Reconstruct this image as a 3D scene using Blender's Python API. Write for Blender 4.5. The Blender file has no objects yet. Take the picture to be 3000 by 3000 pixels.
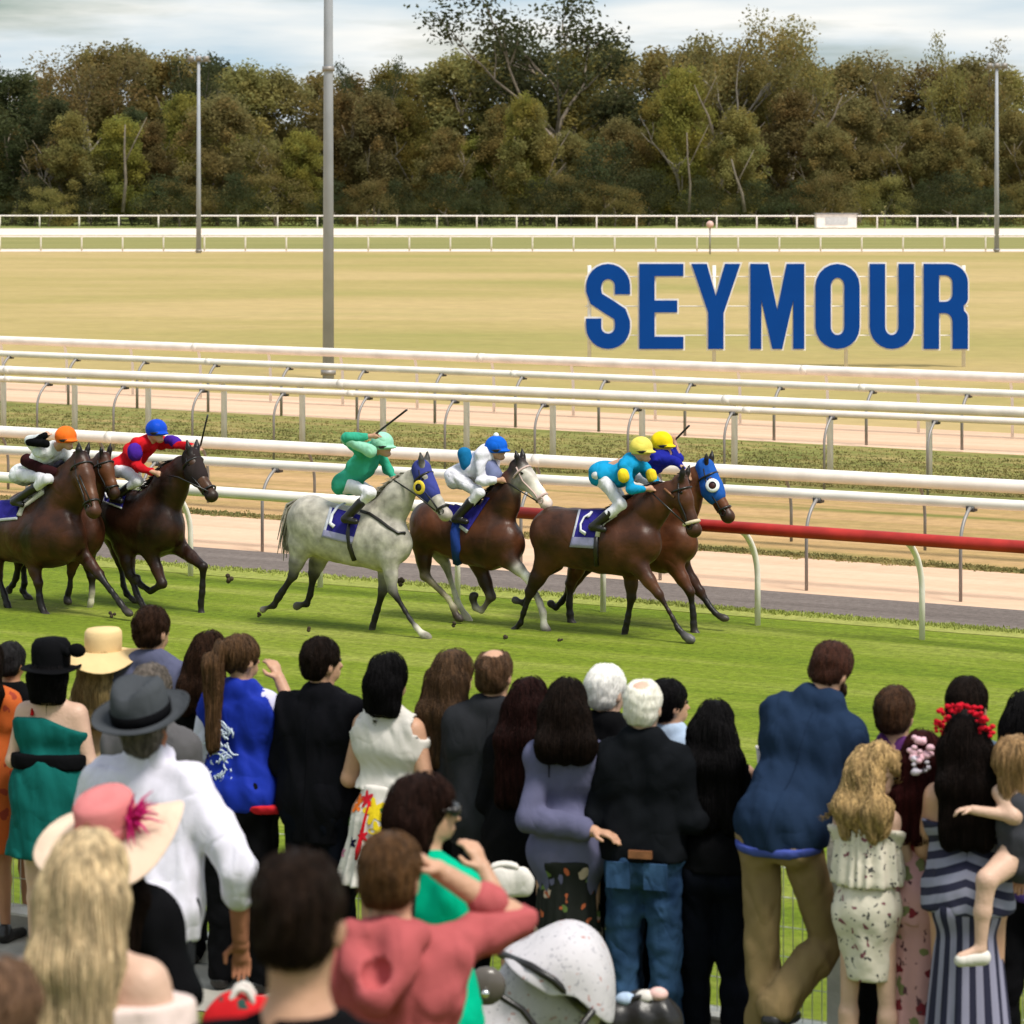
import bpy, math, random
import numpy as np
from mathutils import Vector, Matrix
from mathutils.bvhtree import BVHTree
from mathutils.kdtree import KDTree
from mathutils.geometry import tessellate_polygon

# ------------------------------------------------------------------ camera, world, sun, exposure
S = bpy.context.scene
F, HZ, CH = 9000.0, 520.0, 4.9          # focal length in photo pixels, horizon row, eye height
cam = bpy.data.cameras.new('camera'); camo = bpy.data.objects.new('camera', cam)
S.collection.objects.link(camo); S.camera = camo
camo.location = (0, 0, CH); camo.rotation_euler = (math.radians(90), 0, 0)
cam.sensor_width = 36; cam.lens = 36 * F / 3000; cam.shift_y = -(1500 - HZ) / 3000
cam.clip_start = 0.1; cam.clip_end = 6000
cam.dof.use_dof = True; cam.dof.focus_distance = 31.0; cam.dof.aperture_fstop = 5.6
S.view_settings.view_transform = 'Standard'; S.view_settings.look = 'None'
S.view_settings.exposure = 0.2; S.view_settings.gamma = 1.0
S.render.engine = 'CYCLES'
SUN_EL, SUN_AZ = 60.0, 138.0            # azimuth measured from +Y towards +X
w = bpy.data.worlds.new('World'); S.world = w; w.use_nodes = True
nt = w.node_tree; nt.nodes.clear()
def N(nt, t, **k):
    n = nt.nodes.new(t)
    for a, b in k.items():
        if a in n.inputs: n.inputs[a].default_value = b
        else: setattr(n, a, b)
    return n
out = N(nt, 'ShaderNodeOutputWorld'); bg = N(nt, 'ShaderNodeBackground')
sky = N(nt, 'ShaderNodeTexSky'); sky.sky_type = 'NISHITA'; sky.sun_disc = False
sky.sun_elevation = math.radians(SUN_EL); sky.sun_rotation = math.radians(SUN_AZ); sky.air_density = 1.0; sky.dust_density = 2.0
tc = N(nt, 'ShaderNodeTexCoord'); mp = N(nt, 'ShaderNodeMapping'); mp.inputs['Scale'].default_value = (3.0, 3.0, 22.0)
nz = N(nt, 'ShaderNodeTexNoise'); nz.inputs['Scale'].default_value = 1.55; nz.inputs['Detail'].default_value = 9; nz.inputs['Roughness'].default_value = .55
cr = N(nt, 'ShaderNodeValToRGB'); cr.color_ramp.elements[0].position = .36; cr.color_ramp.elements[1].position = .52
nz2 = N(nt, 'ShaderNodeTexNoise'); nz2.inputs['Scale'].default_value = 2.6; nz2.inputs['Detail'].default_value = 8
cr2 = N(nt, 'ShaderNodeValToRGB'); e = cr2.color_ramp.elements
e[0].position = .35; e[0].color = (4.7, 6.0, 6.9, 1); e[1].position = .66; e[1].color = (8.9, 8.8, 8.4, 1)
mx = N(nt, 'ShaderNodeMixRGB'); sc = N(nt, 'ShaderNodeMixRGB', blend_type='MULTIPLY'); sc.inputs[0].default_value = 1; sc.inputs[2].default_value = (1.0, 1.06, 1.02, 1)
L = nt.links.new
L(tc.outputs['Generated'], mp.inputs['Vector']); L(mp.outputs[0], nz.inputs['Vector']); L(mp.outputs[0], nz2.inputs['Vector'])
L(nz.outputs['Fac'], cr.inputs[0]); L(nz2.outputs['Fac'], cr2.inputs[0]); L(sky.outputs[0], sc.inputs[1])
L(cr.outputs[0], mx.inputs[0]); L(sc.outputs[0], mx.inputs[1]); L(cr2.outputs[0], mx.inputs[2])
L(mx.outputs[0], bg.inputs[0]); bg.inputs[1].default_value = 0.1; L(bg.outputs[0], out.inputs[0])
sl = bpy.data.lights.new('sun', 'SUN'); sl.energy = 3.5; sl.angle = math.radians(16); sl.color = (1, .95, .86)
so = bpy.data.objects.new('sun', sl); S.collection.objects.link(so)
_e, _a = math.radians(SUN_EL), math.radians(SUN_AZ)
SD = Vector((math.sin(_a) * math.cos(_e), math.cos(_a) * math.cos(_e), math.sin(_e)))
so.rotation_euler = SD.to_track_quat('Z', 'Y').to_euler()

# ------------------------------------------------------------------ helpers
COL = S.collection
V = 1.5528                                # overview pixels -> photo pixels
def P(px, py, Y): return Vector(((px - 1500) * Y / F, Y, CH - (py - HZ) * Y / F))
def Gd(px, py, z=0.0):
    return P(px, py, F * (CH - z) / (py - HZ))
def tag(o, label=None, cat=None, group=None, kind=None):
    if label: o['label'] = label
    if cat: o['category'] = cat
    if group: o['group'] = group
    if kind: o['kind'] = kind
    return o
def empty(name, loc=(0, 0, 0), rz=0.0, label=None, cat=None, group=None):
    o = bpy.data.objects.new(name, None); COL.objects.link(o); o.location = loc; o.rotation_euler = (0, 0, rz)
    o.empty_display_size = .1
    return tag(o, label, cat, group)
def put(name, me, parent=None, loc=(0, 0, 0), rz=0.0):
    o = bpy.data.objects.new(name, me); COL.objects.link(o); o.parent = parent; o.location = loc
    if rz: o.rotation_euler = (0, 0, rz)
    return o
def copy_tree(o, parent=None):
    c = o.copy(); COL.objects.link(c); c.parent = parent
    for ch in [x for x in bpy.data.objects if x.parent == o]: copy_tree(ch, c)
    return c
def mesh(name, vs, fs, mats, smooth=True, midx=None, cols=None):
    vs = np.asarray(vs, dtype=np.float32).reshape(-1, 3)
    me = bpy.data.meshes.new(name)
    if isinstance(fs, np.ndarray):
        n, k = fs.shape
        me.vertices.add(len(vs)); me.vertices.foreach_set('co', vs.ravel())
        me.loops.add(n * k); me.loops.foreach_set('vertex_index', fs.astype(np.int32).ravel())
        me.polygons.add(n); me.polygons.foreach_set('loop_start', np.arange(0, n * k, k, dtype=np.int32))
    else:
        me.from_pydata([tuple(map(float, v)) for v in vs], [], fs)
    me.update(calc_edges=True)
    for m in (mats if isinstance(mats, (list, tuple)) else [mats]): me.materials.append(m)
    if smooth: me.polygons.foreach_set('use_smooth', [True] * len(me.polygons))
    if midx is not None: me.polygons.foreach_set('material_index', np.asarray(midx, dtype=np.int32))
    if cols is not None:
        a = me.color_attributes.new('Col', 'FLOAT_COLOR', 'POINT')
        c = np.ones((len(vs), 4), dtype=np.float32); c[:, :3] = cols
        a.data.foreach_set('color', c.ravel())
    me.validate(); return me

class MB:                                  # collects boxes / tubes / polys into one mesh
    def __init__(s): s.v = []; s.f = []; s.m = []; s.cur = 0
    def add(s, vs, fs):
        b = len(s.v); s.v += [tuple(v) for v in vs]; s.f += [tuple(i + b for i in f) for f in fs]; s.m += [s.cur] * len(fs)
    def box(s, c, sz, rz=0.0):
        x, y, z = [q / 2 for q in sz]; co, si = math.cos(rz), math.sin(rz)
        vs = [(c[0] + a * x * co - b * y * si, c[1] + a * x * si + b * y * co, c[2] + d * z) for a in (-1, 1) for b in (-1, 1) for d in (-1, 1)]
        s.add(vs, [(0, 1, 3, 2), (4, 6, 7, 5), (0, 4, 5, 1), (2, 3, 7, 6), (0, 2, 6, 4), (1, 5, 7, 3)])
    def tube(s, pts, r, n=8, cap=True, flat=1.0):
        pts = [Vector(p) for p in pts]; rs = r if isinstance(r, (list, tuple)) else [r] * len(pts)
        vs = []; up = None
        for i, p in enumerate(pts):
            d = (pts[min(i + 1, len(pts) - 1)] - pts[max(i - 1, 0)]); d = d.normalized() if d.length > 1e-9 else Vector((0, 0, 1))
            if up is None:
                up = Vector((0, 0, 1)) if abs(d.z) < .9 else Vector((1, 0, 0))
            a = d.cross(up); a = a.normalized() if a.length > 1e-6 else Vector((1, 0, 0)); b = a.cross(d).normalized()
            up = b
            for k in range(n):
                t = 2 * math.pi * k / n; vs.append(p + a * (rs[i] * math.cos(t)) + b * (rs[i] * flat * math.sin(t)))
        fs = [(i * n + k, i * n + (k + 1) % n, (i + 1) * n + (k + 1) % n, (i + 1) * n + k) for i in range(len(pts) - 1) for k in range(n)]
        if cap: fs += [tuple(range(n - 1, -1, -1)), tuple((len(pts) - 1) * n + k for k in range(n))]
        s.add(vs, fs)
    def ball(s, c, r, n=10, m=7, sc=(1, 1, 1)):
        vs = [(c[0], c[1], c[2] + r * sc[2])]
        for i in range(1, m):
            t = math.pi * i / m
            for k in range(n):
                u = 2 * math.pi * k / n; vs.append((c[0] + r * sc[0] * math.sin(t) * math.cos(u), c[1] + r * sc[1] * math.sin(t) * math.sin(u), c[2] + r * sc[2] * math.cos(t)))
        vs.append((c[0], c[1], c[2] - r * sc[2])); fs = [(0, 1 + k, 1 + (k + 1) % n) for k in range(n)]
        for i in range(m - 2):
            for k in range(n): a = 1 + i * n; fs.append((a + k, a + n + k, a + n + (k + 1) % n, a + (k + 1) % n))
        a = 1 + (m - 2) * n; fs += [(a + k, len(vs) - 1, a + (k + 1) % n) for k in range(n)]
        s.add(vs, fs)
    def mesh(s, name, mats, smooth=True): return mesh(name, s.v, s.f, mats, smooth, s.m)
    def build(s, name, mats, parent=None, loc=(0, 0, 0), smooth=True, rz=0.0): return put(name, s.mesh(name, mats, smooth), parent, loc, rz)

# ---- materials
MATS = {}
def mat(key, col, rough=.6, var=.15, vs=6.0, bump=0.0, bs=30.0, spec=.4, metal=0.0, attr=False, stretch=(1, 1, 1), col2=None, sheen=0.0, coat=0.0, trans=0.0, vdetail=4):
    if key in MATS: return MATS[key]
    m = bpy.data.materials.new(key); m.use_nodes = True; t = m.node_tree; b = t.nodes['Principled BSDF']; l = t.links.new
    b.inputs['Roughness'].default_value = rough; b.inputs['Specular IOR Level'].default_value = spec; b.inputs['Metallic'].default_value = metal
    b.inputs['Sheen Weight'].default_value = sheen; b.inputs['Coat Weight'].default_value = coat
    tcn = N(t, 'ShaderNodeTexCoord'); mpn = N(t, 'ShaderNodeMapping'); mpn.inputs['Scale'].default_value = stretch; l(tcn.outputs['Object'], mpn.inputs[0])
    nn = N(t, 'ShaderNodeTexNoise'); nn.inputs['Scale'].default_value = vs; nn.inputs['Detail'].default_value = vdetail; l(mpn.outputs[0], nn.inputs['Vector'])
    rmp = N(t, 'ShaderNodeMapRange'); rmp.inputs[1].default_value = .3; rmp.inputs[2].default_value = .7
    l(nn.outputs['Fac'], rmp.inputs[0])
    mixn = N(t, 'ShaderNodeMixRGB'); l(rmp.outputs[0], mixn.inputs[0])
    if attr:
        at = N(t, 'ShaderNodeAttribute'); at.attribute_name = 'Col'
        lo = N(t, 'ShaderNodeMixRGB', blend_type='MULTIPLY'); lo.inputs[0].default_value = 1; lo.inputs[2].default_value = (1 - var,) * 3 + (1,)
        hi = N(t, 'ShaderNodeMixRGB', blend_type='MULTIPLY'); hi.inputs[0].default_value = 1; hi.inputs[2].default_value = (1 + var,) * 3 + (1,)
        l(at.outputs['Color'], lo.inputs[1]); l(at.outputs['Color'], hi.inputs[1]); l(lo.outputs[0], mixn.inputs[1]); l(hi.outputs[0], mixn.inputs[2])
    else:
        c1 = [max(0, c * (1 - var)) for c in col]; c2 = col2 if col2 else [c * (1 + var) for c in col]
        mixn.inputs[1].default_value = (*c1, 1); mixn.inputs[2].default_value = (*c2, 1)
    l(mixn.outputs[0], b.inputs['Base Color'])
    if bump:
        bn = N(t, 'ShaderNodeTexNoise'); bn.inputs['Scale'].default_value = bs; bn.inputs['Detail'].default_value = 5; l(mpn.outputs[0], bn.inputs['Vector'])
        bu = N(t, 'ShaderNodeBump'); bu.inputs['Strength'].default_value = bump; bu.inputs['Distance'].default_value = .02; l(bn.outputs['Fac'], bu.inputs['Height']); l(bu.outputs[0], b.inputs['Normal'])
    MATS[key] = m; return m
def creases(m, strength=.7, scale=5.0, dist=.03, stretch=(1, 1, .55)):
    t = m.node_tree; l = t.links.new; b = t.nodes['Principled BSDF']; tcn = N(t, 'ShaderNodeTexCoord'); mp_ = N(t, 'ShaderNodeMapping'); mp_.inputs['Scale'].default_value = stretch; l(tcn.outputs['Object'], mp_.inputs[0]); h = None
    for sc_, wt in ((scale, 1.0), (scale * 2.3, .3)):
        n_ = N(t, 'ShaderNodeTexNoise'); n_.inputs['Scale'].default_value = sc_; n_.inputs['Detail'].default_value = .3; n_.inputs['Distortion'].default_value = 1.1; l(mp_.outputs[0], n_.inputs['Vector'])
        s_ = N(t, 'ShaderNodeMath', operation='SUBTRACT'); s_.inputs[1].default_value = .5; a_ = N(t, 'ShaderNodeMath', operation='ABSOLUTE'); w_ = N(t, 'ShaderNodeMath', operation='MULTIPLY'); w_.inputs[1].default_value = wt * 3
        l(n_.outputs['Fac'], s_.inputs[0]); l(s_.outputs[0], a_.inputs[0]); l(a_.outputs[0], w_.inputs[0])
        if h is None: h = w_.outputs[0]
        else: ad_ = N(t, 'ShaderNodeMath', operation='ADD'); l(h, ad_.inputs[0]); l(w_.outputs[0], ad_.inputs[1]); h = ad_.outputs[0]
    bu = N(t, 'ShaderNodeBump'); bu.inputs['Strength'].default_value = strength; bu.inputs['Distance'].default_value = dist; l(h, bu.inputs['Height'])
    if b.inputs['Normal'].links: l(b.inputs['Normal'].links[0].from_socket, bu.inputs['Normal'])
    l(bu.outputs[0], b.inputs['Normal']); return m
def cloth(col, key=None, rough=.85, bump=.5, bs=14, var=.12):
    k_ = key or 'cloth_%.3f_%.3f_%.3f' % tuple(col)
    if k_ in MATS: return MATS[k_]
    m = mat(k_, col, rough, var, 5.0, bump * .1, 90, .05)
    return creases(m, .6 if bump >= .8 else .4, 4.0) if bump < .79 or bs < 20 else m
def spots(key, base, cols, scale=18, thr=.32, rough=.85):
    if key in MATS: return MATS[key]
    m = mat(key, base, rough, .08, 5, .3, 14, .2); t = m.node_tree; l = t.links.new; b = t.nodes['Principled BSDF']
    src = b.inputs['Base Color'].links[0].from_socket; tcn = N(t, 'ShaderNodeTexCoord')
    for i, (c, s, th) in enumerate(cols):
        vo = N(t, 'ShaderNodeTexVoronoi'); vo.inputs['Scale'].default_value = s; mpn = N(t, 'ShaderNodeMapping'); mpn.inputs['Location'].default_value = (i * 3.3, i, 7 * i)
        l(tcn.outputs['Object'], mpn.inputs[0])
        dn = N(t, 'ShaderNodeTexNoise'); dn.inputs['Scale'].default_value = s * 1.2; l(mpn.outputs[0], dn.inputs['Vector'])
        av = N(t, 'ShaderNodeMixRGB'); av.inputs[0].default_value = .08; l(mpn.outputs[0], av.inputs[1]); l(dn.outputs['Color'], av.inputs[2]); l(av.outputs[0], vo.inputs['Vector'])
        lt = N(t, 'ShaderNodeMath', operation='LESS_THAN'); lt.inputs[1].default_value = th; l(vo.outputs['Distance'], lt.inputs[0])
        mxn = N(t, 'ShaderNodeMixRGB'); l(lt.outputs[0], mxn.inputs[0]); l(src, mxn.inputs[1]); mxn.inputs[2].default_value = (*c, 1); src = mxn.outputs[0]
    l(src, b.inputs['Base Color']); return m
def hairmat(col):
    return mat('hair_%.3f_%.3f_%.3f' % tuple(col), [c * (.7 if col[0] < .3 else .85) for c in col], .55, .6 if col[0] < .8 else .14, 40.0, .6 if col[0] < .8 else .2, 160, .07 if col[0] < .05 else .2, stretch=(1.6, 1.6, .16), vdetail=6)
SKIN = mat('skin', (.52, .29, .19), .5, .1, 8, .15, 60, .4)
SKIN_PALE = mat('skin_pale', (.62, .40, .30), .5, .1, 8, .15, 60, .4)
SKIN_TAN = mat('skin_tan', (.36, .17, .09), .5, .12, 8, .15, 60, .4)
BLACK = cloth((.004, .004, .005), 'black_cloth')
NAVYBLK = cloth((.004, .005, .009), 'navy_black_cloth')
WHITE = mat('white_plastic', (.84, .78, .72), .6, .12, 2.5, 0, 1, .2)
RED = mat('red_plastic', (.42, .025, .02), .5, .3, 3.0, 0, 1, .35)
GREYM = mat('grey_metal', (.28, .26, .25), .5, .15, 3, 0, 1, .5, .3)
DARKM = mat('dark_bracket', (.06, .055, .055), .5, .15, 3, 0, 1, .4)
LEATHER = mat('black_leather', (.012, .010, .010), .35, .2, 20, .1, 60, .5)
BROWNL = mat('brown_leather', (.22, .09, .04), .45, .2, 20, .1, 60, .4)

# ------------------------------------------------------------------ signed distance sculpting
def smin(a, b, k):
    h = np.clip(.5 + .5 * (b - a) / k, 0, 1); return b + (a - b) * h - k * h * (1 - h)
def Cp(p0, p1, r0, r1=None, k=None, flat=None, col=None):     # tapered capsule; flat=(axis, factor) squeezes it
    return ('c', Vector(p0), Vector(p1), r0, r0 if r1 is None else r1, k, flat, col)
def El(c, r, k=None, rot=None, col=None):                     # ellipsoid; rot: 3x3 matrix whose columns are its axes
    return ('e', Vector(c), Vector(r), rot, None, k, None, col)
def sd(p, X):
    if p[0] == 'c':
        a = np.array(p[1]); b = np.array(p[2]); Q = X - a; ba = b - a
        if p[6]:
            ax = np.array(p[6][0], dtype=float); ax /= np.linalg.norm(ax); f = 1.0 / p[6][1]
            Q = Q + np.multiply.outer(Q @ ax, ax) * (f - 1); ba = ba + ax * (ba @ ax) * (f - 1)
        L2 = max(ba @ ba, 1e-9); h = np.clip((Q @ ba) / L2, 0, 1)
        d = np.linalg.norm(Q - np.multiply.outer(h, ba), axis=-1) - (p[3] + (p[4] - p[3]) * h)
        return d * (min(1.0, p[6][1]) ** .5 if p[6] else 1.0)
    Q = X - np.array(p[1]); r = np.array(p[2])
    if p[3] is not None: Q = Q @ np.array(p[3])
    k0 = np.linalg.norm(Q / r, axis=-1); k1 = np.linalg.norm(Q / (r * r), axis=-1)
    return k0 * (k0 - 1) / np.maximum(k1, 1e-6)
def bounds(p):
    if p[0] == 'c':
        r = max(p[3], p[4]) * (max(1, p[6][1]) if p[6] else 1); a = np.minimum(p[1], p[2]) - r; b = np.maximum(p[1], p[2]) + r
    else: r = max(p[2]); a = np.array(p[1]) - r; b = np.array(p[1]) + r
    return a, b
def sculpt(prims, vox=.014, k=.04, cuts=(), disp=None, holes=(), cutk=0.0, color=False, inflate=0.0):
    bb = [bounds(p) for p in prims]; lo = np.min([b[0] for b in bb], axis=0) - .03 - inflate; hi = np.max([b[1] for b in bb], axis=0) + .03 + inflate
    n = np.ceil((hi - lo) / vox).astype(int) + 2
    f = np.full(tuple(n), 1.0, dtype=np.float32)
    ax = [lo[i] + vox * np.arange(n[i]) for i in range(3)]
    for p, (a, b) in zip(prims, bb):
        kk = p[5] or k; m = kk + 2 * vox + inflate + .01
        i0 = np.maximum(((a - m - lo) / vox).astype(int), 0); i1 = np.minimum(((b + m - lo) / vox).astype(int) + 2, n)
        sl_ = tuple(slice(i0[i], i1[i]) for i in range(3))
        X = np.stack(np.meshgrid(*[ax[i][sl_[i]] for i in range(3)], indexing='ij'), -1)
        f[sl_] = smin(f[sl_], sd(p, X).astype(np.float32), kk)
    f -= inflate
    if cuts or disp or holes:
        X = np.stack(np.meshgrid(*ax, indexing='ij'), -1).astype(np.float32)
        if disp: f = f + disp(X)
        for nn, d in cuts: f = np.maximum(f, X @ np.array(nn, dtype=np.float32) - d)
        for p in holes: f = np.maximum(f, -sd(p, X))
    s = f < 0
    c = s[:-1, :-1, :-1].astype(np.int8).copy(); corners = [(i, j, q) for i in (0, 1) for j in (0, 1) for q in (0, 1)]
    c[:] = 0
    for (i, j, q) in corners: c += s[i:n[0] - 1 + i, j:n[1] - 1 + j, q:n[2] - 1 + q]
    act = np.argwhere((c > 0) & (c < 8)); 
    if len(act) == 0: return np.zeros((0, 3)), np.zeros((0, 4), int), None
    idx = -np.ones(c.shape, dtype=np.int64); idx[tuple(act.T)] = np.arange(len(act))
    acc = np.zeros((len(act), 3)); cnt = np.zeros(len(act))
    val = {q: f[act[:, 0] + q[0], act[:, 1] + q[1], act[:, 2] + q[2]] for q in corners}
    for a in corners:
        for d in range(3):
            if a[d]: continue
            b = list(a); b[d] = 1; b = tuple(b); va, vb = val[a], val[b]; mm = (va < 0) != (vb < 0)
            t = np.where(mm, va / np.where(mm, va - vb, 1), 0)
            pt = np.tile(np.array(a, float), (len(act), 1)); pt[:, d] += t; acc += pt * mm[:, None]; cnt += mm
    vs = (act + acc / cnt[:, None]) * vox + lo
    quads = []
    for d in range(3):
        o = [0, 1, 2]; o.remove(d); u, v_ = (o if d != 1 else o[::-1])
        sa = [slice(None)] * 3; sb = [slice(None)] * 3; sa[d] = slice(0, -1); sb[d] = slice(1, None)
        A = s[tuple(sa)]; B = s[tuple(sb)]; e = np.argwhere(A != B)
        e = e[(e[:, u] > 0) & (e[:, v_] > 0) & (e[:, u] < n[u] - 1) & (e[:, v_] < n[v_] - 1)]
        ins = A[tuple(e.T)]
        def g(du, dv):
            q = e.copy(); q[:, u] -= du; q[:, v_] -= dv; return idx[tuple(q.T)]
        q = np.stack([g(1, 1), g(0, 1), g(0, 0), g(1, 0)], 1); q[~ins] = q[~ins][:, ::-1]
        quads.append(q[(q >= 0).all(1)])
    quads = np.concatenate(quads); cols = None
    if color:
        W = 0; cols = np.zeros((len(vs), 3))
        for p in prims:
            wgt = np.exp(-np.maximum(sd(p, vs) + .02, 0) / .018) + 1e-9; cols += wgt[:, None] * np.array(p[7]); W = W + wgt
        cols /= W[:, None]
    return vs, quads, cols
def folds(amp=.006, f=22.0, seed=0, st=(1, 1, .35)):
    r = np.random.RandomState(abs(int(seed)) % 9999); ws = r.normal(size=(4, 3)) * np.array(st) * f; ph = r.uniform(0, 6.28, 4); w2 = r.normal(size=(4, 3)) * f * .35
    def fn(X):
        t = np.zeros(X.shape[:3], dtype=np.float32)
        if f < 40:
            for i in range(3): t += .38 * np.sin(X @ (ws[i] * 2.6)[[1, 0, 2]].astype(np.float32) + ph[3 - i] + 2.2 * np.sin(X @ (w2[i] * 2.1).astype(np.float32)))
        for i in range(4): t += np.sin(X @ ws[i].astype(np.float32) + ph[i] + 1.6 * np.sin(X @ w2[i].astype(np.float32)))
        return t * (amp / 2)
    return fn
def bvh_of(vs, qs): return BVHTree.FromPolygons([tuple(v) for v in vs], [tuple(int(i) for i in q) for q in qs])
def strands(vs, qs, n, length, step, rnd, wid=.0035, flow=Vector((0, 0, -1)), center=None, lift=.004, zmin=None, curl=0.0):
    """thin hair locks that follow a sculpted hair surface"""
    if len(vs) == 0: return [], []
    vs = np.asarray(vs); a = vs[qs[:, 0]]; nr = np.cross(vs[qs[:, 1]] - a, vs[qs[:, 2]] - a); nr /= np.maximum(np.linalg.norm(nr, axis=1), 1e-9)[:, None]
    ctr = vs[qs].mean(1); kd = KDTree(len(ctr))
    for i, c in enumerate(ctr): kd.insert(c, i)
    kd.balance(); ov, of = [], []
    for _ in range(n):
        i = rnd.randrange(len(ctr)); p = Vector(ctr[i]); nn = Vector(nr[i]); L_ = length * rnd.uniform(.6, 1.2); m = max(3, int(L_ / step)); ph = rnd.uniform(0, 6.28)
        pts = []
        for j in range(m):
            pts.append((p + nn * (lift * rnd.uniform(.6, 1.6)), nn))
            fl = flow if center is None else (p - center).normalized() * .3 + flow
            t = fl - nn * fl.dot(nn); t = t.normalized() if t.length > .05 else flow
            if curl: t = (t + nn.cross(t) * (curl * math.sin(ph + j * .9))).normalized()
            q = p + t * step; _, ii, dist = kd.find(q)
            if dist > step * 2.5: pts.append((q, nn)); break
            p = Vector(ctr[ii]) * .6 + q * .4 if dist < step else q; nn = Vector(nr[ii])
        if len(pts) < 3: continue
        b = len(ov)
        for j, (q, nn) in enumerate(pts):
            d = pts[min(j + 1, len(pts) - 1)][0] - pts[max(j - 1, 0)][0]; sd_ = d.cross(nn); sd_ = sd_.normalized() if sd_.length > 1e-6 else Vector((1, 0, 0))
            ww = wid * (1 - .85 * j / (len(pts) - 1)); ov += [q - sd_ * ww, q + sd_ * ww + nn * 0, q + nn * ww * 1.2]
        for j in range(len(pts) - 1):
            c = b + j * 3; of += [(c, c + 3, c + 5, c + 2), (c + 2, c + 5, c + 4, c + 1)]
    return ov, of
def merge(parts):
    vs = []; fs = []; b = 0
    for v, f in parts:
        if len(v) == 0: continue
        vs += [tuple(x) for x in v]; fs += [tuple(int(i) + b for i in q) for q in f]; b += len(v)
    return vs, fs
# ------------------------------------------------------------------ lie of the land
AX = math.radians(29.36); TD = Vector((math.cos(AX), -math.sin(AX), 0)); ND = Vector((math.sin(AX), math.cos(AX), 0))
CF = 15.42 * math.cos(AX)                  # distance line of the spectator fence
def gz(x, y):
    d = CF - (x * ND.x + y * ND.y)
    if d < -5: return 0.0
    if d < -.2: t = (d + 5) / 4.8; return .74 * t * t * (3 - 2 * t)
    if d < 1.0: return .74
    return .74 + .15 * (d - 1.0)
def ground_mat(key, ramp, scale=(.05, 1.0, 1), ns=1.2, bump=.25, rough=.95, fine=.25, ang=-AX, fs=9.0, patch=.0):
    m = bpy.data.materials.new(key); m.use_nodes = True; t = m.node_tree; l = t.links.new; b = t.nodes['Principled BSDF']
    b.inputs['Roughness'].default_value = rough; b.inputs['Specular IOR Level'].default_value = .15
    tcn = N(t, 'ShaderNodeTexCoord'); m1 = N(t, 'ShaderNodeMapping', vector_type='TEXTURE'); m1.inputs['Rotation'].default_value = (0, 0, ang)
    m2 = N(t, 'ShaderNodeMapping'); m2.inputs['Scale'].default_value = scale; l(tcn.outputs['Object'], m1.inputs[0]); l(m1.outputs[0], m2.inputs[0])
    n1 = N(t, 'ShaderNodeTexNoise'); n1.inputs['Scale'].default_value = ns; n1.inputs['Detail'].default_value = 6; n1.inputs['Roughness'].default_value = .6; l(m2.outputs[0], n1.inputs['Vector'])
    c = N(t, 'ShaderNodeValToRGB'); l(n1.outputs['Fac'], c.inputs[0])
    while len(c.color_ramp.elements) < len(ramp): c.color_ramp.elements.new(.5)
    for e_, (p, q) in zip(c.color_ramp.elements, ramp): e_.position = p; e_.color = (*q, 1)
    n2 = N(t, 'ShaderNodeTexNoise'); n2.inputs['Scale'].default_value = fs; n2.inputs['Detail'].default_value = 8; n2.inputs['Roughness'].default_value = .75; l(m1.outputs[0], n2.inputs['Vector'])
    mr = N(t, 'ShaderNodeMapRange'); mr.inputs[1].default_value = .3; mr.inputs[2].default_value = .7; mr.inputs[3].default_value = 1 - fine; mr.inputs[4].default_value = 1 + fine; l(n2.outputs['Fac'], mr.inputs[0])
    mu = N(t, 'ShaderNodeMixRGB', blend_type='MULTIPLY'); mu.inputs[0].default_value = 1; l(c.outputs[0], mu.inputs[1]); l(mr.outputs[0], mu.inputs[2])
    l(mu.outputs[0], b.inputs['Base Color'])
    bu = N(t, 'ShaderNodeBump'); bu.inputs['Strength'].default_value = bump; bu.inputs['Distance'].default_value = .05; l(n2.outputs['Fac'], bu.inputs['Height']); l(bu.outputs[0], b.inputs['Normal'])
    return m
M_INF = ground_mat('dry_infield', [(.28, (.29, .26, .08)), (.45, (.37, .29, .11)), (.60, (.45, .33, .15)), (.80, (.30, .27, .09))], (.028, .06, 1), 1.0, .2, ang=math.radians(-6), fs=1.2, fine=.12)
M_INF2 = ground_mat('far_strip_grass', [(.3, (.19, .19, .06)), (.7, (.30, .27, .10))], (.03, .3, 1), 1, ang=0)
M_FARG = ground_mat('far_green', [(.3, (.14, .18, .04)), (.7, (.26, .28, .09))], (.02, .3, 1), 1, ang=0)
M_SAND = ground_mat('pink_sand', [(.3, (.56, .37, .25)), (.7, (.72, .50, .36))], (.06, 1.4, 1), 1.0, .15, fs=5, fine=.08)
M_FSAND = ground_mat('pale_sand', [(.3, (.70, .58, .50)), (.7, (.80, .68, .60))], (.06, 1.4, 1), 1.0, .1, ang=0, fs=3, fine=.05)
M_VERGE = ground_mat('rough_verge', [(.3, (.12, .14, .03)), (.5, (.22, .21, .06)), (.7, (.34, .24, .10))], (.35, 1.2, 1), 1.2, .5, fs=4.5, fine=.4)
M_DRY = ground_mat('dry_verge', [(.3, (.17, .17, .04)), (.5, (.42, .27, .12)), (.7, (.52, .33, .17))], (.05, .8, 1), 1.4, .4, fs=4, fine=.2)
M_GRIT = ground_mat('dark_grit', [(.3, (.13, .105, .095)), (.7, (.20, .165, .15))], (.08, 2.0, 1), 1.6, .4, fs=14, fine=.3)
M_TURF = ground_mat('race_turf', [(.32, (.120, .185, .010)), (.5, (.19, .25, .020)), (.66, (.29, .32, .06))], (.10, .9, 1), 1.5, .9, fs=11, fine=.42)
M_EDGE = ground_mat('turf_edge', [(.3, (.22, .27, .04)), (.7, (.36, .36, .10))], (.2, 1.0, 1), 1.2, .7, fs=10, fine=.35)
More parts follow.
